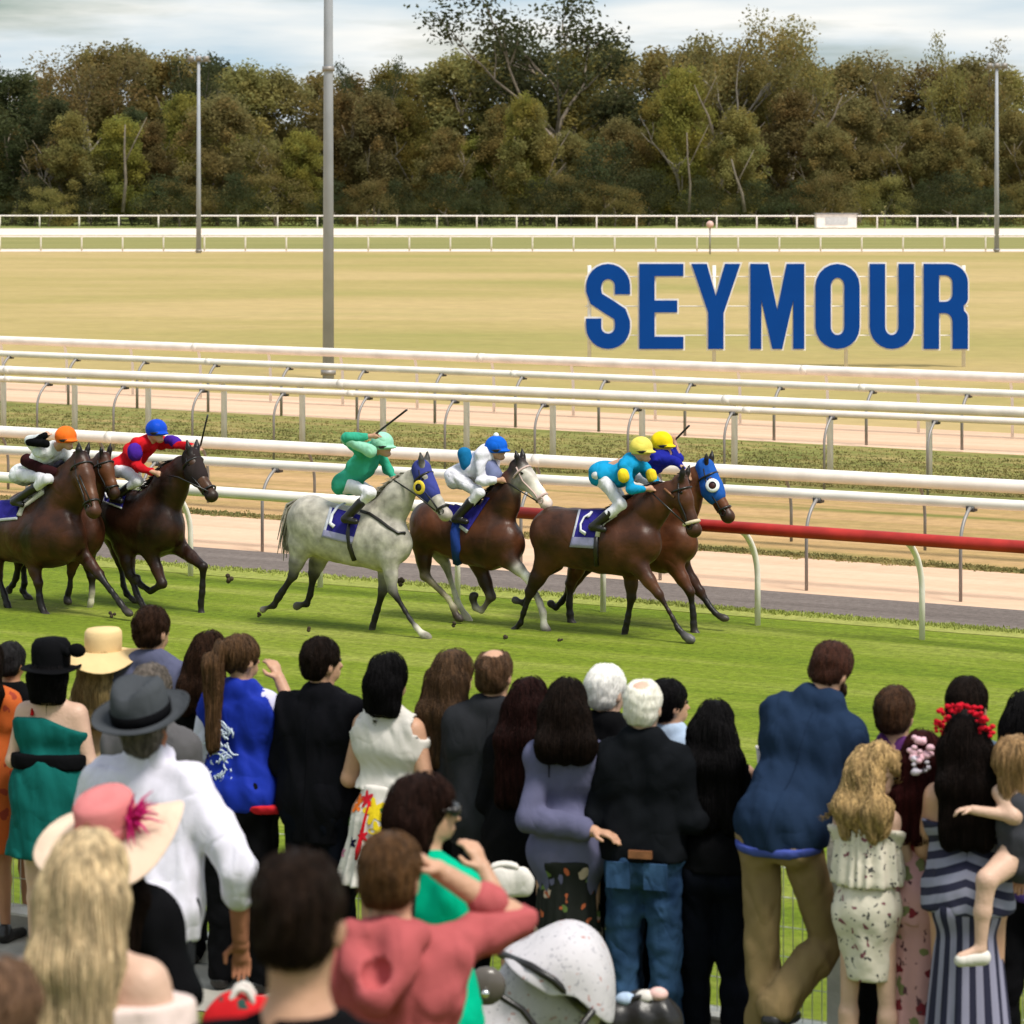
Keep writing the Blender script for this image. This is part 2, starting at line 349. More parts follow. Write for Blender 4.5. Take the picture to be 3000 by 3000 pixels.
M_LAWN = ground_mat('spectator_lawn', [(.28, (.10, .15, .012)), (.5, (.16, .21, .025)), (.72, (.24, .26, .06))], (.8, .8, 1), 1.5, .9, fs=14, fine=.4)
M_CONC = mat('concrete', (.36, .34, .30), .9, .2, 5, .3, 40, .2)
M_CONCW = mat('painted_concrete', (.72, .70, .64), .8, .12, 6, .2, 40, .2)

def line_w(a, b, z=0.0, ext=(45, 30)):
    p, q = Gd(*a, z), Gd(*b, z); d = (q - p).normalized(); return p - d * ext[0], q + d * ext[1]
def strip(name, a0, b0, a1, b1, m, z, ext=(60, 25)):
    p, q = line_w(a0, b0, 0, ext); r, s = line_w(a1, b1, 0, ext)
    vs = [Vector((*p.xy, z)), Vector((*q.xy, z)), Vector((*s.xy, z)), Vector((*r.xy, z))]
    return tag(put(name, mesh(name, vs, [(0, 1, 2, 3)], m, False)), kind='structure')
vs = [(-900, -60, -.12), (900, -60, -.12), (900, 1800, -.12), (-900, 1800, -.12)]
tag(put('ground', mesh('ground', vs, [(0, 1, 2, 3)], M_INF, False)), kind='structure')
def band(name, y0, y1, z, m, x=420):
    return tag(put(name, mesh(name, [(-x, y0, z), (x, y0, z), (x, y1, z), (-x, y1, z)], [(0, 1, 2, 3)], m, False)), kind='structure')
band('infield', 46, 207, -.10, M_INF)
band('far_path', 207, 214, -.09, M_FSAND); band('far_grass', 214, 257, -.085, M_INF2); band('far_sand_track', 257, 300, -.08, M_FSAND); band('far_verge', 300, 420, -.086, M_FARG)
strip('dry_verge', (0, 1490), (3000, 1700), (0, 1128), (3000, 1290), M_DRY, -.070)
strip('training_track', (0, 1168), (3000, 1326), (0, 1112), (3000, 1262), M_SAND, -.058)
strip('grass_verge', (0, 1300), (3000, 1480), (0, 1168), (3000, 1326), M_VERGE, -.046)
strip('sand_track', (0, 1553), (3000, 1787), (0, 1459), (3000, 1674), M_SAND, -.034)
strip('grit_path', (0, 1616), (3000, 1853), (0, 1555), (3000, 1785), M_GRIT, -.012)
def sheet(name, c0, c1, m, t0=-70, t1=45, nc=60, ntt=60, dz=0.0):
    vs = []; fs = []
    for i in range(nc + 1):
        c = c0 + (c1 - c0) * i / nc
        for j in range(ntt + 1):
            t = t0 + (t1 - t0) * j / ntt; p = ND * c + TD * t; vs.append((p.x, p.y, gz(p.x, p.y) + dz))
    for i in range(nc):
        for j in range(ntt): a = i * (ntt + 1) + j; fs.append((a, a + 1, a + ntt + 2, a + ntt + 1))
    return tag(put(name, mesh(name, vs, fs, m, True)), kind='structure')
CG = Gd(1500, 1733).dot(ND)
sheet('racing_turf', CF + .06, CG - .55, M_TURF)
sheet('turf_edge', CG - .55, CG, M_EDGE, nc=2, dz=.004)
sheet('spectator_lawn', -12, CF - .85, M_LAWN)
sheet('footpath', CF - .85, CF - .06, M_CONC, nc=3, dz=.006)
# long rough grass along the inner verge, clods and turf tufts: uncountable stuff
def tufts(name, pts, hh, ww, m, rnd, per=4):
    vs = []; fs = []
    for p in pts:
        for _ in range(per):
            a = rnd.uniform(0, 6.28); l_ = hh * rnd.uniform(.5, 1.3); q = Vector(p) + Vector((rnd.gauss(0, ww * 2), rnd.gauss(0, ww * 2), 0)); d = Vector((math.cos(a), math.sin(a), 0))
            le = Vector((rnd.gauss(0, .35), rnd.gauss(0, .35), 1)) * l_; b = len(vs); vs += [q - d * ww, q + d * ww, q + le]; fs.append((b, b + 1, b + 2))
    return tag(put(name, mesh(name, vs, np.array(fs), m, False)), kind='stuff')
rnd = random.Random(5)
M_TUFT = mat('tuft_green', (.24, .25, .07), .9, .5, .8, col2=(.36, .29, .11)); M_TURFB = mat('blade_green', (.10, .17, .012), .8, .4, .5, col2=(.23, .30, .05))
pts = []
for _ in range(15000):
    x = rnd.uniform(-100, 3100); f = rnd.random() ** .6; y0 = 1168 + (1326 - 1168) * x / 3000; pts.append(Gd(x, y0 + 4 + f * (120 - x * .0), 0) + Vector((0, 0, -.047)))
tufts('rough_grass', pts, .030, .02, M_TUFT, rnd, 3)
pts = []; pts2 = []
for _ in range(2600):                                # ragged grass where turf, grit, sand and verge meet
    x = rnd.uniform(-150, 3150); pts.append(Gd(x, 1459 + (1674 - 1459) * x / 3000 + rnd.gauss(0, 3.5), -.034)); pts2.append(Gd(x, 1616 + (1853 - 1616) * x / 3000 + rnd.gauss(0, 3.0), 0))
tufts('sand_edge_tufts', pts, .028, .02, M_TUFT, rnd, 5); tufts('turf_edge_tufts', pts2, .03, .012, mat('edge_blade', (.32, .36, .08), .8, .3, .5), rnd, 5)
# ------------------------------------------------------------------ running rails
def goose(h, over, r, mats, bend=.45, n=8, top=None):
    mb = MB(); pts = [(0, 0, -.03), (0, 0, h * bend)]
    for i in range(1, n + 1):
        t = i / n; pts.append((0, over * t * t * .9 + over * .1 * t, h * bend + (h * (1 - bend)) * (1 - (1 - t) ** 1.25)))
    mb.tube(pts, r, 8)
    if top: mb.cur = 1; mb.box((0, over, h - .03), (.10, .12, .06))
    return mb.mesh('post', mats)
def rail_fence(name, label, a, b, z, thick, pm, rm, over, foot, step, r=.03, extl=14, extr=6, bend=.45, segs=None, flat=1.0, dark=None):
    """a, b: photo pixels of the rail's centre at both edges; foot: pixel of one post's foot (None: under the rail)"""
    p, q = Gd(*a, z), Gd(*b, z); d = (q - p); d.z = 0; d.normalize(); n_ = Vector((-d.y, d.x, 0))
    if n_.y < 0: n_ = -n_
    L_ = (q - p).length; st, en = -extl, L_ + extr; root = empty(name, (p.x, p.y, 0), 0, label, 'rail fence')
    rz = math.atan2(d.y, d.x)
    def at(s, off=0): w_ = d * s + n_ * off; return Vector((w_.x, w_.y, 0))
    segs = segs or [(st, en, rm)]
    for s0, s1, m in segs:
        mb = MB(); k = max(2, int((s1 - s0) / 4)); mb.tube([at(s0 + (s1 - s0) * i / k) + Vector((0, 0, z)) for i in range(k + 1)], thick / 2, 14, True, flat)
        mb.build('rail', m, root)
    me = goose(z - thick * .3, over, r, [pm, dark or pm], bend, top=dark)
    s0 = 0.0
    if foot:
        g = Gd(*foot, 0) - p; s0 = g.dot(d)
    s = s0 - math.floor((s0 - st) / step) * step
    me2 = me
    while s < en:
        o = put('post', me2, root); o.location = at(s, -over if over else 0); o.rotation_euler = (0, 0, rz); s += step
    jm = MB()                                        # sleeve joints every few metres along the rail
    s = st + 1.0
    while s < en:
        jm = MB(); jm.tube([at(s - .07) + Vector((0, 0, z)), at(s + .07) + Vector((0, 0, z))], thick / 2 + .003, 14, True, flat); jm.build('joint_sleeve', [m for x0, x1, m in segs if x0 <= s <= x1][0] if any(x0 <= s <= x1 for x0, x1, _ in segs) else rm, root); s += 7.6
    return root
_p, _q = Gd(0, 1396, 1.1), Gd(3000, 1601, 1.1); _L = (_q - _p).length; _red = 7.4
rail_fence('inner_rail', 'nearest running rail on curved white posts beside the turf, its right part red', (0, 1398), (3000, 1603), 1.1, .135, WHITE, WHITE, -.36, (2200, 1837), 1.96, .034, 14, 6, .5, [(-14, _red, WHITE), (_red, _L + 6, RED)])
rail_fence('training_rail', 'low white rail on bent grey posts between the dark grit strip and the pink sand', (0, 1318), (3000, 1482), 1.08, .125, GREYM, WHITE, .36, (2314, 1736), 1.95, .022, 14, 6, .62, dark=DARKM)
rail_fence('wide_rail', 'broad white rail in front of the rough grass verge, behind the jockeys', (0, 1264), (3000, 1427), .90, .18, GREYM, WHITE, -.2, None, 1.95, .022, 14, 6)
rail_fence('white_post_rail', 'white rail carried on upright white posts along the far side of the verge', (0, 1084), (3000, 1208), 1.25, .165, WHITE, WHITE, -.10, (845, 1330), 1.72, .055, 16, 8, .8)
rail_fence('bent_post_rail', 'thin white rail on grey posts with dark bent tops at the edge of the verge', (0, 1110), (3000, 1236), 1.15, .11, GREYM, WHITE, .34, (1360, 1360), 1.75, .022, 16, 8, .62, dark=DARKM)
rail_fence('outer_training_rail', 'white rail with grey posts standing in the far edge of the sand training track', (0, 1036), (3000, 1155), 1.0, .14, GREYM, WHITE, .3, (900, 1205), 1.9, .03, 18, 8, .6, dark=DARKM)
rail_fence('infield_rail', 'thick white rail bordering the dry infield just below the big blue letters', (0, 996), (3000, 1108), 1.1, .19, WHITE, WHITE, -.1, None, 1.95, .03, 18, 8)
rail_fence('far_white_rail', 'thin white rail on white posts at the far side of the infield below the treeline', (0, 632), (3000, 633), 1.15, .14, WHITE, WHITE, 0, None, 3.9, .07, 25, 25)
rail_fence('far_track_rail', 'low white rail with small posts in front of the far sand track', (0, 688), (3000, 689), 1.05, .13, WHITE, WHITE, 0, None, 2.75, .05, 25, 25)
# white equipment box beyond the far rail, marker post with a round head
bx = empty('equipment_box', P(2448, 660, 300), 0, 'small white shed box standing at the far rail below the trees', 'box'); bx.location.z = 0
mb = MB(); mb.box((0, 0, .65), (3.9, 2, 1.3)); mb.build('cabinet', WHITE, bx, smooth=False)
mb = MB(); mb.box((0, 0, 1.36), (4.2, 2.3, .1)); mb.build('lid', GREYM, bx, smooth=False)
mb = MB(); mb.box((0, -1.02, .65), (2.2, .05, .7)); mb.build('door', mat('grey_panel', (.5, .5, .5), .6), bx, smooth=False)
mk = empty('marker_post', Gd(2080, 745), 0, 'thin marker post with a pale round top in front of the far rails', 'post')
mb = MB(); mb.tube([(0, 0, 0), (0, 0, 1.75)], .05); mb.build('pole', GREYM, mk)
mb = MB(); mb.ball((0, 0, 1.9), .24); mb.build('head', mat('marker_pink', (.7, .45, .4), .6), mk)
# light poles
def pole(px, py, Y, top, r0, r1, label, joints=()):
    g = Gd(px, py); Y = g.y; root = empty('light_pole', (g.x, g.y, 0), 0, label, 'light pole')
    mb = MB(); mb.tube([(0, 0, -.2), (0, 0, top * .5), (0, 0, top)], [r0, (r0 + r1) / 2, r1], 14); mb.build('mast', mat('galvanised', (.34, .36, .40), .6, .12, 1.2, 0, 1, .3, .0), root)
    mb = MB(); mb.tube([(0, 0, 0), (0, 0, .12)], r0 * 1.3, 14); mb.build('base_plate', GREYM, root)
    for j in joints: mb = MB(); mb.tube([(0, 0, j - .06), (0, 0, j + .06)], r0 * 1.06, 14); mb.build('joint_collar', GREYM, root)
    mb = MB()
    for s in (-1, 0, 1): mb.box((s * .5, -.12, top + .18), (.4, .14, .3))
    mb.tube([(-.8, 0, top), (.8, 0, top)], .05); mb.build('lamp_head', GREYM, root)
    return root
pole(962, 1098, 0, 17.5, .145, .085, 'thickest tall grey light pole rising out of the top of the frame', (7.6,))
pole(582, 737, 0, 12.6, .17, .10, 'slim distant light pole left of the thick one, against the trees')
pole(2920, 735, 0, 12.2, .17, .10, 'slim distant light pole at the right of the letters')

# ------------------------------------------------------------------ SEYMOUR sign
def arc(cx, cy, rx, ry, a0, a1, n=10): return [(cx + rx * math.cos(math.radians(a0 + (a1 - a0) * i / n)), cy + ry * math.sin(math.radians(a0 + (a1 - a0) * i / n))) for i in range(n + 1)]
def offs(loop, d):
    n = len(loop); r = []
    A = sum(loop[i][0] * loop[(i + 1) % n][1] - loop[(i + 1) % n][0] * loop[i][1] for i in range(n)); s = 1 if A > 0 else -1
    for i in range(n):
        p0, p1, p2 = Vector(loop[i - 1]), Vector(loop[i]), Vector(loop[(i + 1) % n]); e1, e2 = (p1 - p0).normalized(), (p2 - p1).normalized()
        n1, n2 = Vector((e1.y, -e1.x)) * s, Vector((e2.y, -e2.x)) * s; b = (n1 + n2); b = b.normalized() if b.length > 1e-6 else n1; k = d / max(.4, b.dot(n1)); r.append((p1.x + b.x * k, p1.y + b.y * k))
    return r
def stroke(c, w):
    l, r = [], []
    for i, p in enumerate(c):
        p0, p1 = Vector(c[max(0, i - 1)]), Vector(c[min(len(c) - 1, i + 1)]); d = (p1 - p0).normalized(); n_ = Vector((-d.y, d.x)) * w / 2; l.append((p[0] + n_.x, p[1] + n_.y)); r.append((p[0] - n_.x, p[1] - n_.y))
    return l + r[::-1]
H_, W_, T_ = 2.24, 1.16, .40
def letter(ch):
    w, h, t = W_, H_, T_
    if ch == 'E': return [[(0, 0), (w, 0), (w, t * .8), (t, t * .8), (t, h * .43), (w * .86, h * .43), (w * .86, h * .43 + t * .78), (t, h * .43 + t * .78), (t, h - t * .8), (w, h - t * .8), (w, h), (0, h)]]
    if ch == 'Y': w = 1.28; return [[(w / 2 - t / 2, 0), (w / 2 + t / 2, 0), (w / 2 + t / 2, h * .42), (w, h), (w - t, h), (w / 2, h * .62), (t, h), (0, h), (w / 2 - t / 2, h * .42)]]
    if ch == 'M': w = 1.42; return [[(0, 0), (t * .72, 0), (t * .72, h * .58), (w / 2 - .13, 0), (w / 2 + .13, 0), (w - t * .72, h * .58), (w - t * .72, 0), (w, 0), (w, h), (w - t * 1.15, h), (w / 2, h * .45), (t * 1.15, h), (0, h)]]
    if ch == 'O': r = w / 2; ri = r - t; return [arc(r, r, r, r, 180, 360) + arc(r, h - r, r, r, 0, 180), arc(r, r, ri, ri * 1.2, 180, 360) + arc(r, h - r, ri, ri * 1.2, 0, 180)]
    if ch == 'U': r = w / 2; ri = r - t; return [[(0, h)] + arc(r, r, r, r, 180, 360, 12) + [(w, h), (w - t, h)] + arc(r, r, ri, ri * 1.2, 0, -180, 10) + [(t, h)]]
    if ch == 'R': 
        r = .5; o = [(0, 0), (t, 0), (t, h * .42), (t + .16, h * .42)] + arc(t + .16, h * .42 - .24, .20, .24, 90, 0, 5)[1:] + [(w - t, 0), (w, 0), (w, h * .33)] + arc(w - .2, h * .36, .2, .22, 0, 60, 4)[1:] + arc(w - r, h * .54 + .06 + r * .1, r, r * .55, -40, 0, 4) + arc(w - r, h - r, r, r, 0, 90, 8) + [(0, h)]
        return [o, [(t, h * .42 + t * .75), (t + .14, h * .42 + t * .75)] + arc(t + .16, h * .42 + t * .75 + .2, .2, .2, -90, 0, 5) + arc(t + .16, h - t * .75 - .2, .2, .2, 0, 90, 5) + [(t, h - t * .75)]]
    c = []; r = (w - t) / 2; x = w / 2; y1 = h - r - t / 2; y0 = r + t / 2
    c = [(x + r, y1 - .22)] + arc(x, y1, r, r, 0, 180, 12) + [(x - r, y1 - .12), (x - r * .82, y1 - .34), (x, h * .5), (x + r * .82, y0 + .34), (x + r, y0 + .12)] + arc(x, y0, r, r, 0, -180, 12) + [(x - r, y0 + .22)]
    return [stroke(c, t)]
def plate(loops, y0, y1, m, name, parent, loc):
    n = [len(l_) for l_ in loops]; flat = [p for l_ in loops for p in l_]; tri = tessellate_polygon([[Vector((a, b, 0)) for a, b in l_] for l_ in loops])
    vs = [(a, y0, b) for a, b in flat] + [(a, y1, b) for a, b in flat]; k = len(flat); fs = [tuple(t) for t in tri] + [tuple(i + k for i in t[::-1]) for t in tri]; b0 = 0
    for c in n:
        fs += [(b0 + i, b0 + (i + 1) % c, b0 + (i + 1) % c + k, b0 + i + k) for i in range(c)]; b0 += c
    me = mesh(name, vs, fs, m, False)
    import bmesh as _b; bm = _b.new(); bm.from_mesh(me); _b.ops.recalc_face_normals(bm, faces=bm.faces); bm.to_mesh(me); bm.free()
    return put(name, me, parent, loc)
SY = 81.0; sg = P(1715, 1022, SY); sgn = empty('course_sign', (sg.x, SY, 0), 0, 'huge blue capital letters spelling SEYMOUR on white posts in the infield', 'sign')
BLUE = mat('sign_blue', (.002, .050, .26), .7, .06, 1.0, spec=.08)
zb = sg.z
for ch, px in zip('SEYMOUR', (1717, 1873, 2026, 2198, 2389, 2548, 2706)):
    x = (px - 1715) * SY / F; ls = letter(ch)
    lt = plate(ls, -.06, 0, BLUE, 'letter', sgn, (x, 0, zb)); lt['label'] = 'blue capital letter ' + ch
    back = [offs(ls[0], .045)] + [offs(l_, -.04) for l_ in ls[1:]]
    plate(back, .002, .05, WHITE, 'backing', lt, (0, 0, 0))
for px in (1727, 2093, 2480, 2825):
    mb = MB(); mb.tube([(0, 0, -.1), (0, 0, zb + 2.2)], .05); mb.build('post', WHITE, sgn, ((px - 1715) * SY / F, .12, 0))
for zz in (.35, 1.12, 1.9):
    mb = MB(); mb.tube([(0, 0, 0), (10.1, 0, 0)], .018, 6); mb.build('frame_bar', WHITE, sgn, (0, .09, zb + zz))

# ------------------------------------------------------------------ treeline
def tree_template(kind, seed, h):
    r = random.Random(seed); nr = np.random.RandomState(seed); tr = MB(); ends = []
    def limb(p, d, L_, rad, depth):
        pts = [p]; q = p; dd = d.copy()
        for i in range(4):
            dd = (dd + Vector((r.gauss(0, .16), r.gauss(0, .16), r.gauss(.04, .08)))).normalized(); q = q + dd * (L_ / 4); pts.append(q)
        tr.tube(pts, [rad * (1 - .14 * i) for i in range(5)], 6, False)
        if depth == 0: ends.append(q); ends.append(pts[3]); return
        for i in range(r.choice((2, 3, 3))):
            a = r.uniform(0, 6.28); sp = r.uniform(.35, .8); nd = (dd + Vector((math.cos(a) * sp, math.sin(a) * sp, r.uniform(-.05, .35)))).normalized()
            limb(pts[r.choice((2, 3, 4))], nd, L_ * r.uniform(.5, .75), rad * .55, depth - 1)
    if kind == 'gum':
        th = h * .42; limb(Vector((0, 0, -.2)), Vector((r.gauss(0, .08), 0, 1)), th, h * .016, 2 if h < 17 else 3)
        for _ in range(2): a = r.uniform(0, 6.28); limb(Vector((0, 0, th * .5)), Vector((math.cos(a) * .5, math.sin(a) * .5, 1)).normalized(), h * .42, h * .010, 2)
        zs = max(e.z for e in ends); k = h * .93 / zs
        tr.v = [(v[0], v[1], v[2] * k) for v in tr.v]; ends = [Vector((e.x, e.y, e.z * k)) for e in ends]
        cl = [(e, r.uniform(.055, .10) * h) for e in ends if e.z > h * .35]
    elif kind == 'bushy':
        limb(Vector((0, 0, -.2)), Vector((0, 0, 1)), h * .45, h * .014, 2)
        cl = []
        for i in range(110):
            z = r.uniform(.08, .97) ** .9; rr = h * .24 * math.sqrt(max(.05, 1 - ((z - .45) / .56) ** 2)) * r.uniform(.25, 1.0); a = r.uniform(0, 6.28); cl.append((Vector((math.cos(a) * rr, math.sin(a) * rr, z * h)), h * r.uniform(.032, .07)))
    else:
        cl = []; limb(Vector((0, 0, -.2)), Vector((0, 0, 1)), h * .3, h * .02, 1)
        for i in range(44):
            z = r.uniform(.05, .9); rr = h * .55 * math.sqrt(max(.05, 1 - (z - .3) ** 2 / .45)) * r.uniform(.2, 1); a = r.uniform(0, 6.28); cl.append((Vector((math.cos(a) * rr, math.sin(a) * rr, z * h)), h * r.uniform(.1, .17)))
    vs = []; cs = []; tot = {'gum': 7000, 'bushy': 17000, 'round': 6000}[kind]; W = sum(c[1] ** 2 for c in cl)
    for c, R in cl:
        n = max(20, int(tot * R * R / W)); d = nr.normal(size=(n, 3)); d /= np.linalg.norm(d, axis=1)[:, None]; rr = R * nr.uniform(.1, 1.25, n) ** .7
        q = np.array(c) + d * rr[:, None] * np.array([1.1, 1.1, .85 if kind != 'bushy' else 1.25]); s = nr.uniform(.10, .24, n) * (h / 17) ** .4
        a = nr.normal(size=(n, 3)); a /= np.linalg.norm(a, axis=1)[:, None]; b = np.cross(a, nr.normal(size=(n, 3))); b /= np.linalg.norm(b, axis=1)[:, None]
        tone = nr.uniform(.85, 1.15); base = np.tile(nr.uniform(.8, 1.2, n)[:, None] * tone, (1, 3)) * np.array([1, 1, 1]); warm = nr.uniform(0, 1) ** 1.5
        base = base * (1 - warm * np.array([-.18, .06, .2]))
        quad = np.stack([q - a * s[:, None], q + b * s[:, None] * .55, q + a * s[:, None], q - b * s[:, None] * .55], 1); vs.append(quad.reshape(-1, 3)); cs.append(np.repeat(base, 4, 0))
    vs = np.concatenate(vs); cs = np.concatenate(cs); fs = np.arange(len(vs)).reshape(-1, 4); return tr, vs, fs, cs
def leafmat(key, col, col2):
    m = mat(key, col, .7, .3, .25, spec=.15, col2=col2); t = m.node_tree; b = t.nodes['Principled BSDF']; l = t.links.new; src = b.inputs['Base Color'].links[0].from_socket
    at = N(t, 'ShaderNodeAttribute'); at.attribute_name = 'Col'; mu = N(t, 'ShaderNodeMixRGB', blend_type='MULTIPLY'); mu.inputs[0].default_value = 1; l(src, mu.inputs[1]); l(at.outputs['Color'], mu.inputs[2]); l(mu.outputs[0], b.inputs['Base Color'])
    oi = N(t, 'ShaderNodeObjectInfo'); hs = N(t, 'ShaderNodeHueSaturation'); mr = N(t, 'ShaderNodeMapRange'); mr.inputs[3].default_value = .488; mr.inputs[4].default_value = .522; l(oi.outputs['Random'], mr.inputs[0]); l(mr.outputs[0], hs.inputs['Hue'])
    mr2 = N(t, 'ShaderNodeMapRange'); mr2.inputs[3].default_value = .8; mr2.inputs[4].default_value = 1.2; l(oi.outputs['Random'], mr2.inputs[0]); l(mr2.outputs[0], hs.inputs['Value']); l(mu.outputs[0], hs.inputs['Color']); l(hs.outputs[0], b.inputs['Base Color'])
    tr = N(t, 'ShaderNodeBsdfTranslucent'); ms = N(t, 'ShaderNodeMixShader'); ms.inputs[0].default_value = .6; l(hs.outputs[0], tr.inputs[0]); l(b.outputs[0], ms.inputs[1]); l(tr.outputs[0], ms.inputs[2]); l(ms.outputs[0], t.nodes['Material Output'].inputs[0]); return m
LG = leafmat('leaf_gum', (.23, .22, .085), (.32, .28, .115)); LB = leafmat('leaf_bushy', (.21, .20, .07), (.30, .25, .10)); LD = leafmat('leaf_dark', (.07, .09, .04), (.11, .125, .055)); LY = leafmat('leaf_bright', (.21, .22, .05), (.31, .29, .08))  # leaf colours lightened to stand in for haze over the distance
BARK = mat('bark', (.22, .18, .14), .9, .35, 2, .3, 8); BARKP = mat('pale_bark', (.25, .22, .18), .85, .25, 2, .3, 8)
TT = {}
def tt(key, kind, seed, h, lm, bm_):
    tr, vs, fs, cs = tree_template(kind, seed, h); TT[key] = (tr.mesh('trunk', bm_), mesh('crown', vs, fs, lm, False, cols=cs), h)
tt('g1', 'gum', 11, 20, LG, BARKP); tt('g2', 'gum', 12, 20, LG, BARK); tt('g3', 'gum', 17, 20, LB, BARKP); tt('g4', 'gum', 23, 20, LD, BARK)
tt('b1', 'bushy', 3, 16, LB, BARK); tt('b2', 'bushy', 4, 16, LG, BARK); tt('b3', 'bushy', 5, 16, LY, BARKP); tt('b4', 'bushy', 8, 16, LD, BARK); tt('r1', 'round', 9, 8, LD, BARK); tt('r2', 'round', 10, 8, LB, BARK)
def tree(key, vx, vtop, Y, label, group=None, wid=1.0, rz=0.0, name='eucalyptus_tree'):
    p = P(vx * V, vtop * V, Y); tm, cm, h0 = TT[key]; h = p.z + .1; o = empty(name, (p.x, Y, -.1), rz, label, 'tree', group); k = h / h0; o.scale = (k * wid, k * wid, k)
    put('trunk', tm, o); put('crown', cm, o); return o
rnd = random.Random(77)
def where(x):
    for lim, t in ((375, 'left of the slim left pole'), (620, 'between the slim left pole and the thick pole'), (860, 'just right of the thick pole'), (1105, 'left of the letter S of the sign'), (1400, 'above the letters S, E and Y'), (1640, 'above the letters M and O'), (1880, 'above the letters U and R')):
        if x < lim: return t
    return 'right of the slim right pole'
BACK = [(60, 150, 'b4', 1.3), (140, 92, 'g2', 1.3), (185, 95, 'b1', 1.2), (250, 95, 'b2', 1.3), (330, 108, 'b1', 1.3), (400, 118, 'b4', 1.2), (465, 130, 'b2', 1.3), (530, 140, 'b2', 1.3), (600, 145, 'b1', 1.3), (665, 150, 'b1', 1.3), (735, 125, 'b3', .9), (790, 140, 'b1', 1.3), (850, 112, 'b2', 1.3), (915, 105, 'b1', 1.3), (1000, 100, 'b4', 1.3), (1080, 95, 'b1', 1.4), (1160, 92, 'b2', 1.3), (1240, 100, 'b1', 1.3), (1310, 95, 'b2', 1.3), (1385, 100, 'b1', 1.3), (1450, 118, 'b1', 1.3), (1530, 128, 'b2', 1.3), (1600, 118, 'b2', 1.3), (1680, 132, 'b1', 1.3), (1760, 128, 'b1', 1.3), (1830, 118, 'b2', 1.3), (1900, 135, 'b1', 1.3)]
for i, (x, t, k, wd) in enumerate(BACK): tree(k, x, t, rnd.uniform(345, 370), 'tall back-row olive eucalyptus ' + where(x), 'tall back trees ' + where(x), wd, rnd.uniform(0, 6))
for i in range(34):
    x = -30 + i * 61 + rnd.uniform(-20, 20); tree(rnd.choice(('b1', 'b2', 'b1', 'b3', 'g3')), x, rnd.uniform(170, 260), rnd.uniform(318, 336), 'lower front-row bushy eucalyptus ' + where(x), 'front bushy trees ' + where(x), rnd.uniform(1.0, 1.35), rnd.uniform(0, 6))
for i in range(26):
    x = -40 + i * 80 + rnd.uniform(-30, 30); tree(rnd.choice(('r1', 'r2')), x, rnd.uniform(318, 352), rnd.uniform(310, 317), 'low shrub under the trees ' + where(x), 'shrubs ' + where(x), rnd.uniform(1.0, 1.5), rnd.uniform(0, 6), 'shrub')
SPEC = [('g4', 1078, -40, 340, 'tallest dark open-crowned gum rising out of the top of the frame', 1.25), ('g1', 1345, 12, 338, 'tall gum with clumped sunlit crown right of the tallest one', 1.0), ('g1', 1495, 28, 338, 'gum with small round tufts at its top, standing against the sky', .7), ('g3', 1780, 50, 338, 'slender gum with two tufted tops above the right end of the letters', .6), ('g3', 1850, 62, 339, 'slender gum behind the top of the right light pole', .7), ('g2', 1620, 95, 338, 'gum with a broad flat arching crown', 1.2), ('g4', 350, 92, 338, 'dark thin gum top behind the left light pole', .7), ('g4', 705, 98, 340, 'bluish gum top poking up right of the thick pole', .5), ('g1', 170, 78, 339, 'yellow-green gum with open crown at the upper left', 1.1), ('b4', 20, 140, 325, 'dark evergreen tree at the left edge of the treeline', 1.2), ('b4', 100, 190, 322, 'dark green tree beside the left edge evergreen', 1.0), ('b4', 250, 210, 326, 'dark green tree left of the distant left pole', 1.0), ('b3', 990, 180, 320, 'brighter yellow-green bushy tree left of the dark round bush', .8), ('b3', 1290, 130, 322, 'tall olive bushy tree in the middle of the treeline', .9), ('r1', 1135, 262, 315, 'dark round bush low in the middle of the treeline', 1.0)]
for k, x, t, Y, lb, wd in SPEC: tree(k, x, t, Y, lb, None, wd, rnd.uniform(0, 6), 'shrub' if k == 'r1' else 'gum_tree')
def bare(x0, y0, x1, y1, r, label):
    Y = 309; a, b = P(x0 * V, y0 * V, Y), P(x1 * V, y1 * V, Y); mb = MB(); o = empty('leaning_trunk', (a.x, Y, a.z), 0, label, 'tree trunk'); d = b - a
    mb.tube([(0, 0, 0), tuple(d * .35 + Vector((.2, 0, 0))), tuple(d * .7), tuple(d)], [r, r * .8, r * .6, r * .35], 6); mb.tube([tuple(d * .55), tuple(d * .8 + Vector((1.2, 0, .4))), tuple(d * .95 + Vector((2.2, 0, 1.2)))], [r * .5, r * .35, r * .15], 6); mb.build('trunk', mat('weathered_bark', (.15, .125, .095), .9, .3, 2), o)
bare(1405, 400, 1380, 300, .2, 'pale leaning gum trunk low in front of the trees, middle right'); bare(1300, 400, 1296, 250, .15, 'pale upright gum trunk in front of the middle trees'); bare(1345, 250, 1310, 160, .14, 'pale forked gum trunk high in the middle trees'); bare(1560, 240, 1590, 180, .13, 'pale thin trunk high in the trees above the O'); bare(232, 400, 236, 235, .2, 'dark straight trunk left of the distant left pole')
nr = np.random.RandomState(4); n = 26000
q = np.stack([nr.uniform(-150, 150, n), nr.uniform(378, 400, n), np.zeros(n)], 1); q[:, 2] = nr.uniform(0, 1, n) * (10.5 + 1.6 * np.sin(q[:, 0] * .21) + 1.2 * np.sin(q[:, 0] * .53))
a = nr.normal(size=(n, 3)); a /= np.linalg.norm(a, axis=1)[:, None]; b = np.cross(a, nr.normal(size=(n, 3))); b /= np.linalg.norm(b, axis=1)[:, None]; sz = nr.uniform(.5, 1.1, n)[:, None]
